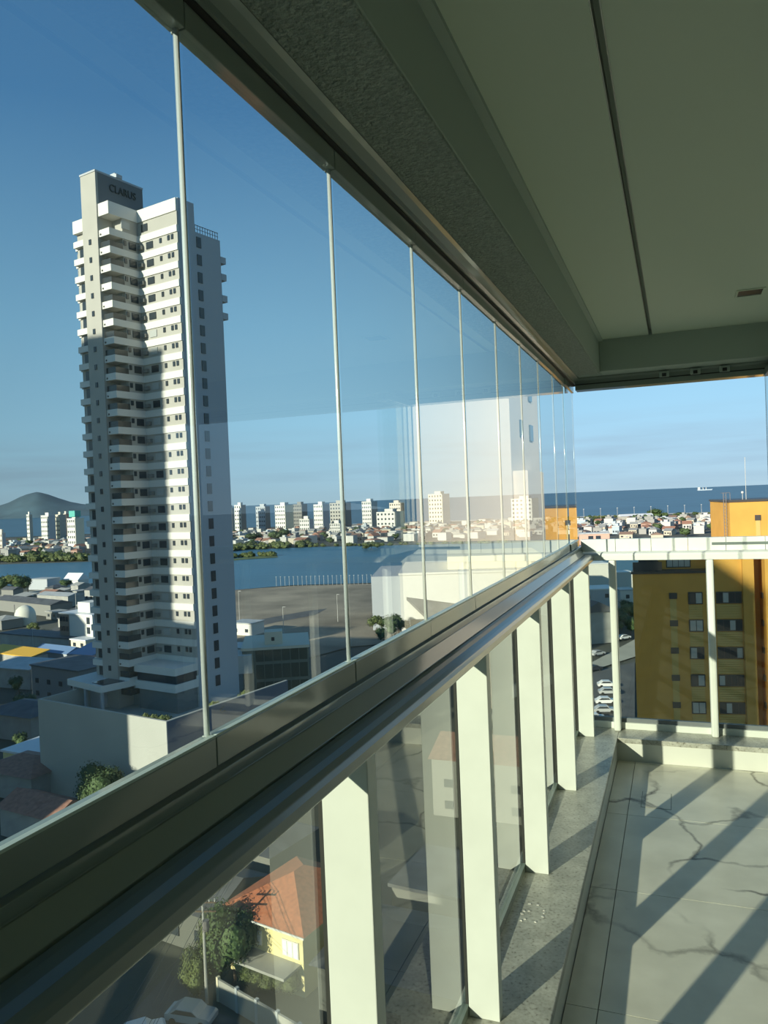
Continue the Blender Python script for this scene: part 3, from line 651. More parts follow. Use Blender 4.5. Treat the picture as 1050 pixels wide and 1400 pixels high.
for i in range(84):
    z_ = [(-5, 118, 740, 1200), (312, 790, 800, 1200), (312, 790, 800, 1200), (785, 1012, 680, 1180)][i % 4]
    p, where = spot(*z_, 6.5)
    t = empty('town_tree', (p.x, p.y, G - .4), rr.uniform(0, 6), 'round dark tree ' + where, 'tree', 'trees among the far houses')
    o = obj('trunk', TRUNK, t); o.scale = (3, 3, 4); c_ = obj('crown', LOWC, t, (0, 0, 4.6)); s = rr.uniform(4.5, 7.5); c_.scale = (s, s, s * .7)
for px, d, s, lb in ((893, 1195, 15, 'large dark round tree by the beach'), (930, 1140, 9, 'smaller round tree by the beach'), (985, 1125, 11, 'wide green tree near the beach beside the ochre tank tower'), (1004, 1100, 9, 'green tree right beside the ochre tank tower'), (300, 860, 16, 'tall lagoon tree close to the striped tower'), (380, 900, 16, 'broad park tree beyond the lagoon'), (342, 905, 13, 'second broad park tree beyond the lagoon'), (505, 690, 9, 'lone bush islet standing in the lagoon')):
    p = col(px, hor_y(px), d); t = empty('town_tree', (p.x, p.y, G - .4), px, lb, 'tree'); o = obj('trunk', TRUNK, t); o.scale = (3, 3, 5); c_ = obj('crown', CR[px % 3], t, (0, 0, s * .45)); c_.scale = (s, s, s * .55)
b = MB(); lv = LOWC
def belt(pts, dj, n, sc):
    for _ in range(n):
        u = rr.random() * (len(pts) - 1); i = int(u); u -= i
        p = at_z(pts[i][0] + (pts[i + 1][0] - pts[i][0]) * u, pts[i][1] + (pts[i + 1][1] - pts[i][1]) * u, G) + FWD * rr.uniform(0, dj)
        s = rr.uniform(*sc); an = rr.uniform(0, 6); ca, sa = math.cos(an) * s, math.sin(an) * s; o = len(b.v)
        b.v += [(p.x + v.co.x * ca - v.co.y * sa, p.y + v.co.x * sa + v.co.y * ca, G + s * .35 + v.co.z * s * .7) for v in lv.vertices]
        for f in lv.polygons: b.f.append(tuple(i + o for i in f.vertices)); b.m.append(0)
belt([(-20, 769), (60, 768), (130, 766), (290, 757), (330, 752), (420, 748)], 45, 170, (4, 8)); belt([(420, 748), (560, 745), (700, 742)], 20, 40, (2, 4)); belt([(245, 770), (330, 762), (376, 760)], 6, 36, (3, 5.5))
SH = [(790, 709.5), (900, 705.5), (1010, 701.5)]
belt(SH, 45, 70, (2.5, 5))
tag(b.build('mangrove_thicket', LEAF2), 'green thicket along the lagoon bank and the beach', 'thicket', kind='stuff')
p = col(869, 712, 1150); t = empty('long_shed', (p.x, p.y, G - .4), YAW, 'long white-roofed shed among the houses near the beach', 'building')
MB().box(-24, 24, -7, 7, 0, 5).build('wall', GREYW, t); MB().prism([(-8, 5), (8, 5), (0, 8)], -24.5, 24.5, 'x').build('roof', SHEETW, t)
p = col(812, 730, 640); t = empty('brick_building', (p.x, p.y, G - .4), YAW - .2, 'orange brick building with a light roof edge just over the end railing', 'building')
MB().box(-12, 12, -6, 6, 0, 9).build('wall', PINK, t); MB().box(-12.5, 12.5, -6.5, 6.5, 9, 10).build('roof', SHEET, t)
for k in (-5, 1): MB().box(k, k + 4, -6.1, -5.9, 4.5, 7.5).build('window', WGL, t)
for k in range(9):
    px = 797 + k * 23; p = col(px, hor_y(px), 1180)
    t = empty('beach_lamp', (p.x, p.y, G), 0, 'thin tall lamp mast along the beach road', 'lamp post', 'lamp masts along the beach'); MB().tube([(0, 0, 0), (0, 0, 17)], .22, 6).build('mast', METP, t); MB().box(-.9, .9, -.3, .3, 16.7, 17.1).build('lamp_head', WHITE, t)
p = col(963, 663, 9000); sh = empty('cargo_ship', (p.x, p.y, G + .2), YAW, 'pale cargo ship far out on the sea horizon', 'ship')
MB().prism([(-85, 12), (-78, 0), (80, 0), (90, 14), (70, 12)], -12, 12, 'y').build('hull', BLUISH, sh); MB().box(-75, -55, -10, 10, 12, 38).build('superstructure', WHITE, sh); MB().box(-20, -14, -3, 3, 12, 34).box(15, 21, -3, 3, 12, 34).build('deck_crane', WHITE, sh)

# ---- ochre apartment building beyond the open end
q0 = col(864.5, 785, 80); z0 = q0.z
ORZ = YAW - math.radians(12.1)
OB = G - .4
ob = empty('apartment_building', (q0.x, q0.y, OB), ORZ, 'ochre apartment building with ribbed panels facing the end railing', 'building')
def oz(z): return z - OB
HT = oz(z0)
MB().prism([(0, 0), (10.6, 0), (10.6, 14), (2.6, 14)], 0, HT).build('body', ORANGE, ob)
MB().box(8.0, 10.6, .02, 14, HT, oz(-4.9)).build('upper_body', ORANGE, ob)
MB().prism([(-.15, -.15), (8.0, -.15), (8.0, 14.1), (2.5, 14.1)], HT, HT + .25).build('roof_edge', WFR, ob)
MB().box(2.9, 7.95, 2.0, 13, HT + .25, HT + 2.7).build('penthouse', ORANGE, ob)
for k in range(4): MB().box(3.75 + k * .58, 4.27 + k * .58, 1.95, 2.05, HT + .5, HT + 2.0).build('penthouse_window', WGL2, ob)
MB().box(3.65, 6.1, 1.97, 2.03, HT + .4, HT + 2.1).build('window_frame', WFR, ob)
MB().box(.9, 2.9, 2.4, 2.46, HT + .25, HT + 2.6).build('terrace_glazing', WGL, ob)
MB().box(.1, 3.0, .3, .36, HT + .25, HT + 1.2).build('terrace_rail', WGL, ob)
MB().box(10.6, 11.65, -.5, 14, 0, oz(-4.9)).build('pillar', ORANGE, ob)
MB().box(11.65, 24, 2.6, 14, 0, oz(-4.9)).build('recessed_wall', ORANGE, ob)
MB().box(12.85, 15, .2, 2.6, 0, oz(-4.9)).build('bay', ORANGE, ob)
MB().box(10.15, 24, 2.2, 12, oz(-4.9), oz(-.1)).build('tank_tower', ORANGE, ob)
MB().box(10.05, 24.1, 2.1, 12.1, oz(-.1), oz(.12)).build('tank_cap', WFR, ob)
tkz = col(1045, 707, 80).z
MB().box(12.55, 13.1, 2.1, 2.3, oz(tkz) - .28, oz(tkz) + .28).build('vent', WFR, ob); MB().box(12.62, 13.05, 2.15, 2.25, oz(-4.9), oz(tkz) - .28).build('pale_strip', OCHRE2, ob)
r_ = MB()
for x in (9.75, 10.0): r_.tube([(x, 3, oz(-4.9)), (x, 3, oz(.9))], .035, 6)
for k in range(16): r_.tube([(9.75, 3, oz(-4.6) + .34 * k), (10.0, 3, oz(-4.6) + .34 * k)], .02, 5)
r_.tube([(9.5, 3, oz(.9)), (10.4, 3, oz(.9))], .03, 6).tube([(10.4, 3, oz(.1)), (10.4, 3, oz(.9))], .03, 6).build('ladder', STEEL, ob)
MB().tube([(12.2, 4, oz(.1)), (12.2, 4, oz(4.6))], .028, 6).build('antenna', METP, ob); MB().lathe([(0, oz(.75)), (.1, oz(.78)), (.13, oz(.88)), (.1, oz(.98)), (0, oz(1.01))], 10, 11.85, 4).tube([(11.85, 4, oz(.1)), (11.85, 4, oz(.78))], .02, 5).build('beacon', WHITE, ob)
zr0 = col(950, 818, 78.5).z
for i in range(8):
    z = oz(zr0 - 2.83 * i)
    if z < 2: break
    win(ob, 3.94, 0, z + .25, .78, .62, '-y', WFR); MB().box(3.62, 4.26, -.05, .05, z - 2.5, z - .08).build('ribbed_panel', OCHRE2, ob)
    fr = win(ob, 6.1, 0, z, 1.4, 1.25, '-y', WFR)
    for k in (0, 1): obj('pane', wmesh(.56, 1.05, WGL2 if (i + k) % 3 else WGL, .14), ob, (5.79 + k * .63, 0, z))
    for j in range(6): MB().box(5.45, 6.75, -.05, .04, z - .68 - .24 * (j + 1), z - .68 - .24 * j - .03).build('panel_slat', OCHRE2, ob)
    win(ob, 9.3, 0, z + .02, 2.45, 1.2, '-y', WFR)
    for k in range(4): obj('pane', wmesh(.5, .98, WGL2 if (i * 3 + k) % 4 == 1 else WGL, .14), ob, (8.42 + k * .585, 0, z + .02))
    for j in range(6): MB().box(8.1, 10.5, -.05, .04, z - .66 - .24 * (j + 1), z - .66 - .24 * j - .03).build('panel_slat', OCHRE2, ob)
    win(ob, 12.85, 1.4, z, .7, .6, '-x', WFR)

# ---- tall pale neighbour to the right of the open end (seen mirrored in the glass)
nb = empty('pale_tower', (9, 50, G - .4), 0, 'tall plain beige tower block mirrored in the long glass row', 'tower')
MB().box(0, 7.9, 0, 12, 0, 100).build('body', BEIGE, nb); MB().box(-1.1, 0, .5, 8, 0, 46).build('lower_block', BEIGE, nb)
for k in range(30):
    for y in (3, 7.5):
        if k * 3 + 4 > 46 or y > 8: win(nb, 0, y + .8, 4 + k * 3, 1.2, 1.2, '-x')

# ---- unseen blocks, added to cast long shadows on tower, ochre building, depots and street
LH = Vector((SUN_DIR.x, SUN_DIR.y, 0)).normalized(); PR = Vector((LH.y, -LH.x, 0)); TE = .325 / 1.0885
def tl(a, b_): v = Tmat @ Vector((a, b_, 0)); return Vector((v.x, v.y, 0))
def block(p, w, dep, top, rz, m, label, left=True):
    t = empty('shadow_block', (p.x, p.y, G - .4), rz, label, 'building'); H = top - G
    MB().box(-w, 0, -dep, 0, 0, H).build('body', m, t); MB().box(-w - .2, .2, -dep - .2, .2, H, H + .5).build('coping', WHITE, t)
    for i in range(int(H / 3) - 1):
        for k in range(max(2, int(w / 6))): win(t, -w + (k + .5) * w / max(2, int(w / 6)), 0, 3 + 3 * i, 1.8, 1.4, '+y')
    return t
prz = math.atan2(PR.y, PR.x)
sA = 112; block(tl(7.0, 6.2) - LH * sA, 26, 14, 28 + TE * sA, prz, GREYW, 'unseen tall grey block added to shade the striped tower')
sB = 76; block(tl(15.0, -10.3) - LH * sB, 15, 12, -17 + TE * (sB + 14), prz, CREAM, 'unseen lower cream block added to shade the podium and tower foot')
block(Vector((-52.2, -40, 0)), 19, 14, 36, 0, WHITE, 'unseen white block added behind the balcony to shade the ochre building')
for k, (x, tp, m_, lb) in enumerate(((-135, 8, GREYW, 'unseen grey block, first of the row added to shade the depots'), (-182, 14, CREAM, 'unseen cream block, second of the row added to shade the depots'), (-224, 8, WHITE, 'unseen white block, third of the row added to shade the depots'), (-285, 0, BEIGE, 'unseen beige block, last of the row added to shade the depots'))):
    block(Vector((x, 72, 0)), 20 if k == 1 else 40, 12, tp, 0, m_, lb)
block(Vector((-44, 30, 0)), 31, 8, G + 10, 0, CREAM, 'unseen low cream block added to shade the street below the balcony')

# ---- middle distance: sheds, houses, streets
def shed(name, px, py, w, d, h, rz, wall, roof, label, cat='building', style='gable', rise=1.6, wins=0, group=None, z=None):
    p = at_z(px, py, G); t = empty(name, (p.x, p.y, G - .2), TRZ + rz, label, cat, group)
    MB().box(-w / 2, w / 2, 0, d, 0, h).build('wall', wall, t)
    if style == 'gable': MB().prism([(-.5, h), (d + .5, h), (d / 2, h + rise)], -w / 2 - .4, w / 2 + .4, 'x').build('roof', roof, t)
    elif style == 'flat': MB().box(-w / 2 - .3, w / 2 + .3, -.3, d + .3, h, h + .35).build('roof', roof, t)
    elif style == 'mono': MB().prism([(-.5, h), (d + .5, h + rise), (d + .5, h + rise + .25), (-.5, h + .25)], -w / 2 - .4, w / 2 + .4, 'x').build('roof', roof, t)
    elif style == 'hip': MB().hip(-w / 2 - .6, w / 2 + .6, -.6, d + .6, h, h + rise).build('roof', roof, t)
    fl_ = max(1, int(h // 3))
    for f in range(fl_):
        for k in range(wins): win(t, -w / 2 + (k + .5) * w / wins, 0, 1.7 + f * 3, 1.2, 1.1, '-y')
    return t
shed('waterfront_hall', 52, 806, 14, 10, 6, .2, GREYS, SHEET, 'blue-grey waterfront hall beside a big tree', style='flat')
shed('shore_shed', 97, 802, 12, 8, 4, .1, WHITE, SHEETW, 'small white shed with pointed roof on the lagoon shore', rise=4)
shed('long_depot', 30, 838, 50, 10, 5, -.1, SHADEG, DROOF, 'long dark depot roof near the waterfront')
shed('brown_roof_shed', 72, 828, 24, 9, 5, .0, CONC, SHEET, 'grey roofed shed below the waterfront road', rise=1.2)
shed('long_wall_store', 46, 893, 34, 8, 5.5, .05, CONC, DROOF, 'long plain concrete store with dark roof', style='flat')
shed('yellow_shed', 12, 918, 22, 5, 5, .0, CONC, YROOF, 'low shed with bright yellow roof', style='mono', rise=1.0)
shed('blue_store', 70, 912, 15, 6, 4.5, .0, GREYS, BLUEP, 'store with blue sheet roof beside the yellow shed', rise=1.5)
shed('grey_house', 76, 960, 18, 12, 8, .0, mat('dull_grey_wall', (.22, .23, .23), .8), DROOF, 'two-storey dull grey house with small windows near the podium', style='flat', wins=4)
shed('red_roof_house', 103, 940, 9, 8, 6, .1, CONC, TERRA2, 'small house with dark red roof squeezed beside the striped tower', style='hip')
shed('blue_roof_shed', 113, 928, 8, 7, 6.5, .1, CONC, BLUEP, 'small shed with sloping blue roof next to the striped tower', style='mono')
shed('white_roof_shed', 14, 940, 14, 8, 5, .15, CONC, SHEET, 'low shed with pale sheet roof below the yellow shed', style='mono', rise=1)
shed('corner_house', 10, 1010, 14, 10, 5, .1, CONC, DROOF, 'dark roofed house left of the long podium wall', style='hip')
shed('lit_wall_house', 30, 1062, 9, 8, 4, .1, YEL, SHEETW, 'little pale yellow house by the podium street', style='flat')
shed('low_roof_house', 8, 1090, 12, 9, 4, .1, CONC, TERRA2, 'dark tiled house in the shade below the podium', style='hip')
shed('row_house', 36, 1150, 11, 6, 4, .05, CONC, TERRA2, 'brown tiled house in the dark street before the podium', style='gable')
ofb = shed('office_block', 106, 895, 16, 12, 12.6, 0, WHITE, SHEETW, 'white and brown office block with rows of dark windows left of the striped tower', style='flat')
MB().box(-8.05, -3.4, -.12, 0, .5, 12.4).build('brown_front', mat('brown_cladding', (.22, .17, .13), .6), ofb)
for f in range(4):
    for k in range(3): win(ofb, -7.2 + k * 1.45, -.12, 2 + f * 3, 1.1, 1.5, '-y')
    win(ofb, 6.0, 0, 2 + f * 3, 1.4, 2.0, '-y')
MB().box(-3, 3, 3, 8, 12.9, 16).build('roof_box', WHITE, ofb)
shed('cream_house', 108, 902, 7, 4, 6, 0, CREAM, SHEETW, 'bright cream house in front of the white and brown office block', style='flat', wins=2)
p = at_z(35, 853, G); t = empty('dome_tank', (p.x, p.y, G - .2), 0, 'pale domed storage tank among the dark depots', 'tank')
MB().lathe([(4.0, 0), (4.0, 3.2), (3.85, 4.6), (3.3, 6.0), (2.3, 7.0), (1.1, 7.6), (0, 7.75)], 24).build('dome', M('tank_pale', (.62, .62, .52)), t, smooth=True); MB().tube([(-4.4, -1, 0), (-4.4, -1, 8)], .15, 6).build('vent_pipe', STEEL, t)
for i, (px, py, h, r) in enumerate(((4, 814, 11, 6), (16, 813, 12, 7), (28, 812, 11, 6), (38, 811, 9, 5), (-6, 815, 10, 6), (90, 806, 6, 4))):
    tree('waterfront_tree', at_z(px, py, G), h, r, 'leafy waterfront tree on the near bank of the lagoon', 'trees on the near bank', i % 3, .2)
for i, (px, py, h) in enumerate(((26, 952, 5), (98, 972, 4), (35, 985, 6), (32, 1030, 4), (46, 868, 5), (64, 880, 5))):
    tree('street_tree', at_z(px, py, G), h, h * .45, 'small dark tree between the low buildings left of the podium', 'trees between the low buildings', i % 3, .25)
gpoly('road', [(-60, 820), (60, 806), (125, 797), (125, 800), (60, 810), (-60, 826)], G - .05, STRT, 'waterfront road running along the near bank', 'road')
gpoly('street', [(-60, 905), (40, 872), (125, 838), (125, 848), (45, 884), (-60, 925)], G - .05, ASPH, 'dark street between the depots', 'street')

# cars: one shape, body > windows, wheels
car_b = MB().prism([(-2.1, .35), (2.1, .35), (2.12, .75), (1.9, .9), (1.1, .98), (.55, 1.42), (-1.0, 1.45), (-1.75, .98), (-2.1, .9)], -.85, .85, 'y')
CGL = MB().prism([(.95, 1.0), (.5, 1.36), (-.95, 1.38), (-1.5, 1.0)], -.87, .87, 'y').mesh('windows', WGL)
CWH = MB().tube([(0, -.1, 0), (0, .1, 0)], .32, 12).mesh('wheel', DARKF)
CARC = {n: (car_b.mesh('body', mat('car_' + n, c, .3, coat=.5))) for n, c in (('white', (.8, .8, .8)), ('silver', (.45, .46, .47)), ('dark', (.03, .035, .05)), ('red', (.35, .03, .03)))}
def car(px, py, rz, colr, label, group=None):
    p = at_z(px, py, G); t = empty('car', (p.x, p.y, G), rz, label, 'car', group); bd = obj('body', CARC[colr], t); obj('windows', CGL, bd)
    for x in (-1.35, 1.35):
        for y in (-.8, .8): obj('wheel', CWH, t, (x, y, .32))
for i, (px, py, rz, c_) in enumerate(((12, 822, .2, 'white'), (40, 816, .2, 'white'), (34, 818, .2, 'silver'), (78, 824, .3, 'white'), (62, 868, .1, 'white'), (68, 876, .1, 'silver'), (80, 870, .4, 'white'))):
    car(px, py, TRZ + rz, c_, f'small {c_} car on the streets between lagoon and depots', 'cars between lagoon and depots')

# ---- lot beside the lagoon: masts, office with green glass front, white hall
mast = MB().tube([(0, 0, 0), (0, 0, 5.0)], .08, 6).mesh('mast', METP); mh = MB().box(-.35, .35, -.12, .12, 4.95, 5.05).mesh('lamp_head', WHITE)
for k in range(24):
    px = 378 + k * 5.9; p = at_z(px, 801.5 - .12 * k, G); t = empty('fence_mast', p, YAW, 'thin pale mast in the row along the lagoon edge of the lot', 'mast', 'masts along the lagoon edge'); obj('mast', mast, t); obj('lamp_head', mh, t)
for px, py, h, lb in ((328, 857, 13, 'tall street lamp beside the striped tower'), (388, 866, 9, 'short lamp post behind the green glass office'), (462, 850, 10, 'lamp post at the edge of the sandy lot'), (568, 852, 11, 'lamp post before the white hall'), (105, 852, 15, 'tall lamp mast left of the striped tower'), (46, 901, 9, 'lamp post in front of the concrete store')):
    p = at_z(px, py, G); t = empty('street_lamp', p, YAW, lb, 'lamp post'); MB().tube([(0, 0, 0), (0, 0, h)], .1, 8, r2=.06).build('pole', METP, t); MB().box(-.1, .9, -.1, .1, h - .06, h + .06).build('lamp_head', WHITE, t)
p = col(369, hor_y(369), 146); gb = empty('green_office', (p.x, p.y, G - .2), YAW + .12, 'office with dark green glass front and a box on its flat roof', 'building'); H = 16.6
MB().box(-6.4, 6.2, 0, 14, 0, H).build('body', mat('olive_wall', (.17, .20, .16), .6), gb)
MB().box(-6.6, 6.4, -.2, 14.2, H, H + .5).build('roof_edge', CREAM, gb)
MB().box(-2.2, 1.2, 2.5, 6, H + .5, H + 2.9).build('stair_box', CREAM, gb); MB().box(-.9, -.3, 2.42, 2.5, H + 1.2, H + 1.9).build('stair_window', WGL, gb)
MB().box(-7.9, -4.6, -1.4, 5, H - 4, H - .6).build('white_bay', WHITE, gb)
for f in range(5):
    for k in range(6): MB().box(-3.9 + k * 1.65, -2.4 + k * 1.65, -.08, .05, 1.2 + f * 3.3, 3.9 + f * 3.3).build('glass_pane', mat('green_glass', (.05, .075, .06), .1), gb)
p = col(575, hor_y(575), 255); wh = empty('white_hall', (p.x, p.y, G - .2), YAW - .08, 'large white hall with a dark slanting canopy beside the sandy lot', 'building'); H = 18.8
MB().box(-8, 40, 0, 45, 0, H).build('body', WHITE, wh); MB().box(-18, -8, 4, 45, 0, H - .6).build('side_wing', GREYS, wh)
MB().box(-8.4, 40.4, -.4, 45.4, H, H + .7).build('roof_edge', WHITE, wh); MB().box(8, 40, 8, 40, H + .7, H + 5).build('upper_roof', CREAM, wh)
MB().add([(-6, -.1, 11.5), (40, -.1, 4), (40, -5, 3), (2, -5, 4), (-6, -.1, 10.5), (40, -.1, 3), (40, -5, 2), (2, -5, 3)], [(0, 1, 2, 3), (7, 6, 5, 4), (0, 4, 5, 1), (1, 5, 6, 2), (2, 6, 7, 3), (3, 7, 4, 0)]).build('slanted_canopy', DROOF, wh)
MB().box(-5, 40, -.05, .1, 0, 4).build('glazed_front', WGL, wh)
for i, (px, py, h) in enumerate(((545, 868, 7), (552, 871, 6), (536, 876, 8), (525, 884, 6), (515, 868, 7))):
    tree('lot_tree', at_z(px, py, G), h, h * .45, 'green tree in front of the white hall', 'trees before the white hall', i % 3, .25)
for px, py, w, lb in ((330, 868, 9, 'low white shed right beside the striped tower base'), (322, 905, 8, 'small pale kiosk below the striped tower base')):
    shed('small_shed', px, py, w, 7, 4, .1, WHITE, SHEET, lb, style='flat', wins=2)

# ---- street under the open end
gpoly('street', [(700, 935), (808, 906), (870, 873), (960, 830), (970, 842), (870, 897), (808, 917), (700, 955)], G - .05, STRT, 'pale street crossing beside the ochre building', 'street')
gpoly('parking_lot', [(780, 925), (868, 905), (868, 1010), (780, 1030)], G - .08, ASPH, 'dark parking lot beside the ochre building', 'parking lot')
car(853, 874, YAW + .5, 'white', 'white car on the pale street next to the ochre building'); car(817, 896, YAW + .5, 'silver', 'silver car parked along the pale street'); car(812, 917, YAW + .5, 'dark', 'dark car at the edge of the pale street')
for i, (px, py) in enumerate(((830, 939), (832, 949), (828, 962), (826, 974), (812, 985))): car(px, py, YAW - .1, ['white', 'silver'][i % 2], f'{["white", "silver"][i % 2]} car parked in the dark lot by the ochre building', 'cars in the dark parking lot')
def flatb(px, d, ytop, w, dp, m, label, roof=SHEETW, rz=0, wins=0, style='flat', rise=2):
    p = col(px, hor_y(px), d); H = col(px, ytop, d).z - G; t = empty('street_building', (p.x, p.y, G - .2), YAW + rz, label, 'building')
    MB().box(-w / 2, w / 2, 0, dp, 0, H).build('wall', m, t)
    if style == 'flat': MB().box(-w / 2 - .2, w / 2 + .2, -.2, dp + .2, H, H + .4).build('roof', roof, t)
    else: MB().prism([(-w / 2 - .5, H), (w / 2 + .5, H), (0, H + rise)], -.6, dp + .6, 'y').build('roof', roof, t)
    for k in range(wins): win(t, -w / 2 + (k + .5) * w / wins, 0, H - 2, 1.2, 1.3, '-y')
    return t
flatb(812, 330, 771, 10, 10, WHITE, 'bright white box building beyond the dark warehouse'); flatb(843, 345, 783, 12, 8, WHITE, 'low white building at the lagoon beside the ochre one')
flatb(812, 250, 806, 12, 10, GREYS, 'grey building right behind the dark warehouse', wins=2); flatb(812, 222, 836, 11, 14, CONC, 'dark pitched warehouse with pale gable edge', DROOF, .2, 0, 'gable', 3)
flatb(853, 262, 807, 5, 7, WHITE, 'small white house with one dark window near the ochre building', SHEET, 0, 1)
for i, (px, py, h) in enumerate(((850, 862, 7), (858, 856, 8), (862, 868, 6), (846, 868, 5), (812, 874, 5), (822, 870, 5), (860, 846, 7))): tree('street_tree', at_z(px, py, G), h, h * .5, 'green street tree between warehouse and ochre building', 'trees near the ochre building', i % 3, .2)

# ---- yellow house and its street right below
c_ = at_z(417, 1362, G); hs = empty('yellow_house', (c_.x, c_.y, G - .2), TRZ, 'pale yellow house with orange hipped tile roof below the balcony', 'house')
HO = M('orange_tiles', (.46, .155, .07), .7, noise=(2.5, .2)); EH = 6.0
MB().box(-9, 0, 0, 10.5, 0, EH).build('wall', YEL, hs); MB().hip(-9.8, .8, -.8, 11.3, EH, EH + 2.5).build('roof', HO, hs)
for w_ in ((-1.4, 4.1, 1.9, 1.5), (-5.6, 4.1, 1.5, 1.3), (-3.4, 1.4, 1.4, 1.2), (-6.4, 1.4, 1.4, 1.2)):
    f_ = win(hs, w_[0], 0, w_[1], w_[2], w_[3], '-y', WHITE)
    for k in range(3): MB().box(-w_[2] / 2 + .1 + k * w_[2] / 3, -w_[2] / 2 + (k + 1) * w_[2] / 3 - .06, -.16, -.1, -w_[3] / 2 + .08, w_[3] / 2 - .08).build('window_pane', M('bright_shutter', (.8, .82, .85), .3), f_)
MB().box(-8.6, -.3, -2.4, .1, 2.7, 2.95).build('porch_roof', CONC, hs); MB().box(-9.8, .8, -.85, -.75, EH - .15, EH + .02).build('gutter', WHITE, hs)
for i in range(8): MB().box(-9.75 + i * 1.2, -9.7 + i * 1.2, -.8, -.7, EH, EH + .06).build('tile_row', TERRA2, hs)
def ground_tree(px, py, h, r, lb, k, tr=.2): return tree('garden_tree', at_z(px, py, G), h, r, lb, None, k, tr, 0, True)
ground_tree(320, 1345, 7.5, 2.6, 'dense dark garden tree in front of the yellow house', 0, .12); ground_tree(299, 1343, 6.5, 1.8, 'olive garden tree between utility pole and dark tree', 1, .1); ground_tree(272, 1362, 4.5, 1.5, 'scruffy bush around the foot of the utility pole', 1, .1)
for i, px in enumerate((352, 372, 392)): tree('garden_shrub', at_z(px, 1352 + i * 3, G), 2.4, 1.5, 'rounded shrub along the front of the yellow house', 'shrubs before the yellow house', 1, .1, i, True)
a_ = at_z(298, 1366, G); gw = empty('garden_wall', (a_.x, a_.y, G - .2), TRZ - .12, 'low grey garden wall with pillars before the yellow house', 'wall')
MB().box(0, 14, 0, .2, 0, 2.0).build('wall', CONC, gw)
for k in range(6): MB().box(k * 2.6 - .15, k * 2.6 + .15, -.06, .26, 0, 2.2).build('pillar', CREAM if k == 0 else GREYS, gw)
p = at_z(283, 1372, G); up = empty('utility_pole', p, TRZ + .5, 'concrete utility pole with crossarms and cables near the yellow house', 'utility pole')
MB().tube([(0, 0, 0), (0, 0, 9.5)], .16, 8, r2=.1).build('pole', CONC, up)
for z in (9.0, 8.2): MB().box(-1.2, 1.2, -.06, .06, z, z + .12).build('crossarm', BARK, up)
for x in (-1.1, -.6, .6, 1.1): MB().tube([(x, 0, 9.12), (x, 0, 9.4)], .05, 6).build('insulator', WHITE, up)
MB().tube([(.3, -.25, 6.7), (.3, -.25, 7.6)], .3, 10).build('transformer', STEEL, up)
for j, (x, z) in enumerate(((-1.1, 9.35), (-.6, 9.35), (.6, 9.35), (1.1, 9.35), (0, 7.0), (0, 6.6))):
    MB().tube([(x, -30 + 60 * t_, z - 1.6 * (.25 - (abs(t_ - .5) - .25) ** 2 * 4)) for t_ in [i / 12 for i in range(13)]], .02, 4).build('cable', DARKF, up)
gpoly('street', [(150, 1420), (230, 1330), (300, 1385), (420, 1440), (420, 1520), (150, 1520)], G - .06, ASPH, 'shaded street corner below the balcony', 'street')
car(262, 1396, TRZ + .3, 'silver', 'silver car parked by the garden wall below'); car(192, 1424, TRZ + 1.0, 'white', 'bluish white car at the street corner below the rail')
for i, (px, py, w, d, h, rm, lb) in enumerate(((330, 1215, 9, 8, 5, DROOF, 'dark roofed house behind the yellow house'), (240, 1290, 10, 9, 4, DROOF, 'dark flat house behind the utility pole'), (600, 1290, 10, 9, 5, DROOF, 'slate roofed house to the right of the yellow house'), (540, 1420, 14, 10, 5, DROOF, 'dark roofed house under the front posts'), (660, 1120, 14, 12, 8, TERRA2, 'brown roofed house seen between the far posts'))):
    shed('neighbour_house', px, py, w, d, h, .05 * i, mat('dusk_wall', (.13, .135, .12), .8) if i % 2 else SHADEG, rm, lb, 'house', ['hip', 'gable', 'flat'][i % 3], 2, 3)

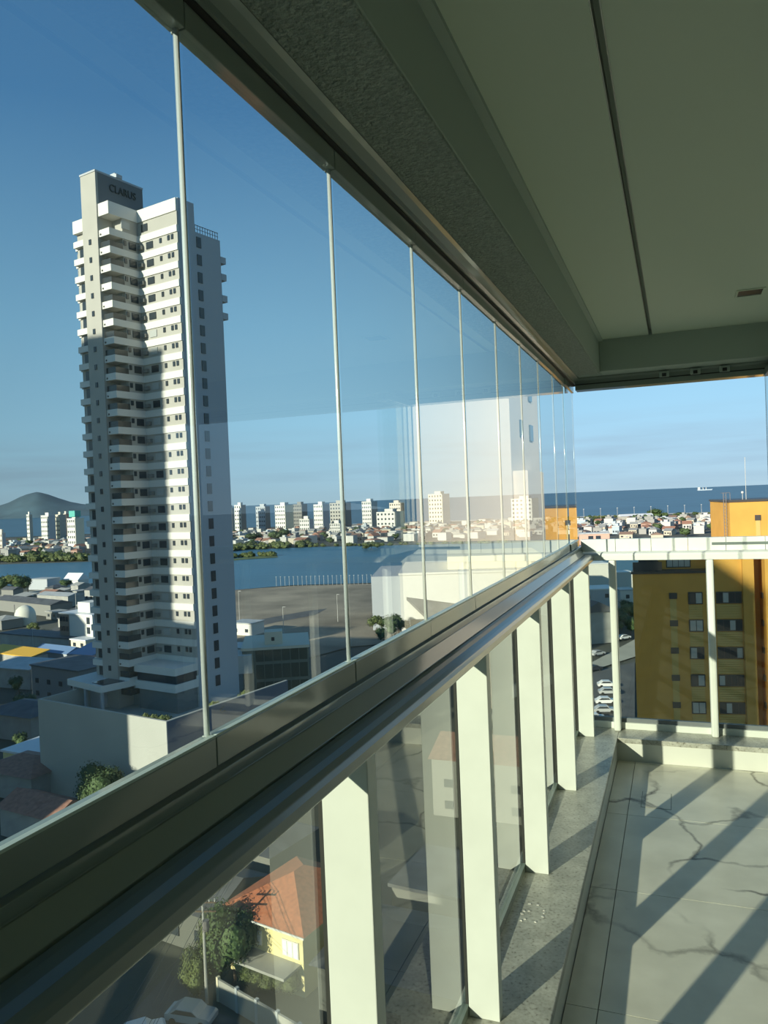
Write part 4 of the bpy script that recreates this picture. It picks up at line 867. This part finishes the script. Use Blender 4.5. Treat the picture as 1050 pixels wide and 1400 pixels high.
# ---- clutter of low roofs left of the podium
rr = random.Random(21); USED = [(at_z(*p, G), r) for p, r in (((52, 806), 9), ((97, 802), 8), ((30, 838), 26), ((72, 828), 14), ((46, 893), 19), ((12, 918), 13), ((70, 912), 10), ((76, 960), 13), ((103, 940), 7), ((113, 928), 6), ((14, 940), 9), ((10, 1010), 10), ((30, 1062), 7), ((8, 1090), 9), ((60, 1110), 9), ((20, 1150), 9), ((106, 895), 13), ((35, 853), 6), ((35, 862), 9), ((34, 872), 8), ((12, 822), 4), ((40, 816), 4), ((78, 824), 4), ((62, 868), 4), ((68, 876), 4), ((80, 870), 4), ((105, 852), 3), ((46, 901), 3), ((4, 814), 7), ((16, 813), 8), ((28, 812), 7), ((38, 811), 6), ((-6, 815), 7), ((26, 952), 3), ((98, 972), 3), ((35, 985), 3), ((32, 1030), 3), ((46, 868), 3), ((64, 880), 3), ((36, 1150), 8))]
NEARM = ['concrete store', 'yellow-roofed shed', 'domed tank', 'dull grey house', 'white and brown office block', 'podium wall', 'waterfront hall']
NEARP = [(46, 893), (12, 918), (35, 853), (76, 960), (106, 895), (40, 1000), (52, 806)]
made = 0
for _ in range(900):
    if made >= 30: break
    px = rr.uniform(-8, 122); py = rr.uniform(812, 1120); w = rr.uniform(6, 12); d = rr.uniform(5, 9)
    if py > 945 and px > 40: continue
    p = at_z(px, py, G)
    if any((p - q).length < r + w * .6 for q, r in USED): continue
    USED.append((p, w * .6)); made += 1
    k = rr.randrange(4); roof, rn = [(DROOF, 'dark'), (TERRA2, 'brown'), (SHEET, 'grey'), (CONC, 'pale')][k]; st, sn = [('gable', 'gabled'), ('hip', 'hipped'), ('flat', 'flat'), ('mono', 'sloping')][rr.randrange(4)]
    nm = NEARM[min(range(7), key=lambda i: (at_z(*NEARP[i], G) - p).length)]
    shed('low_house', px, py, w, d, rr.uniform(3, 5.5), rr.uniform(-.15, .15), [CONC, SHADEG, GREYW][made % 3], roof, f'low house with {rn} {sn} roof near the {nm}', 'house', st, 1.4, 2, 'low houses left of the podium')
fm = [MB().prism([(-.006, -.003), (.005, -.004), (.007, .003), (-.002, .005)], 0, .002).mesh('paint_flake', WHITE), MB().prism([(-.003, -.003), (.004, -.002), (.002, .004)], 0, .003).mesh('paint_flake', WHITE)]
for i in range(12):
    p = at_z(728 + rr.uniform(-16, 18), 1246 + rr.uniform(-12, 16), .14)
    tag(obj('paint_flake', fm[i % 2], None, (p.x, p.y, .1401), rz=rr.uniform(0, 6)), 'tiny white flake lying on the granite sill between two posts', 'flake', 'flakes on the granite sill')
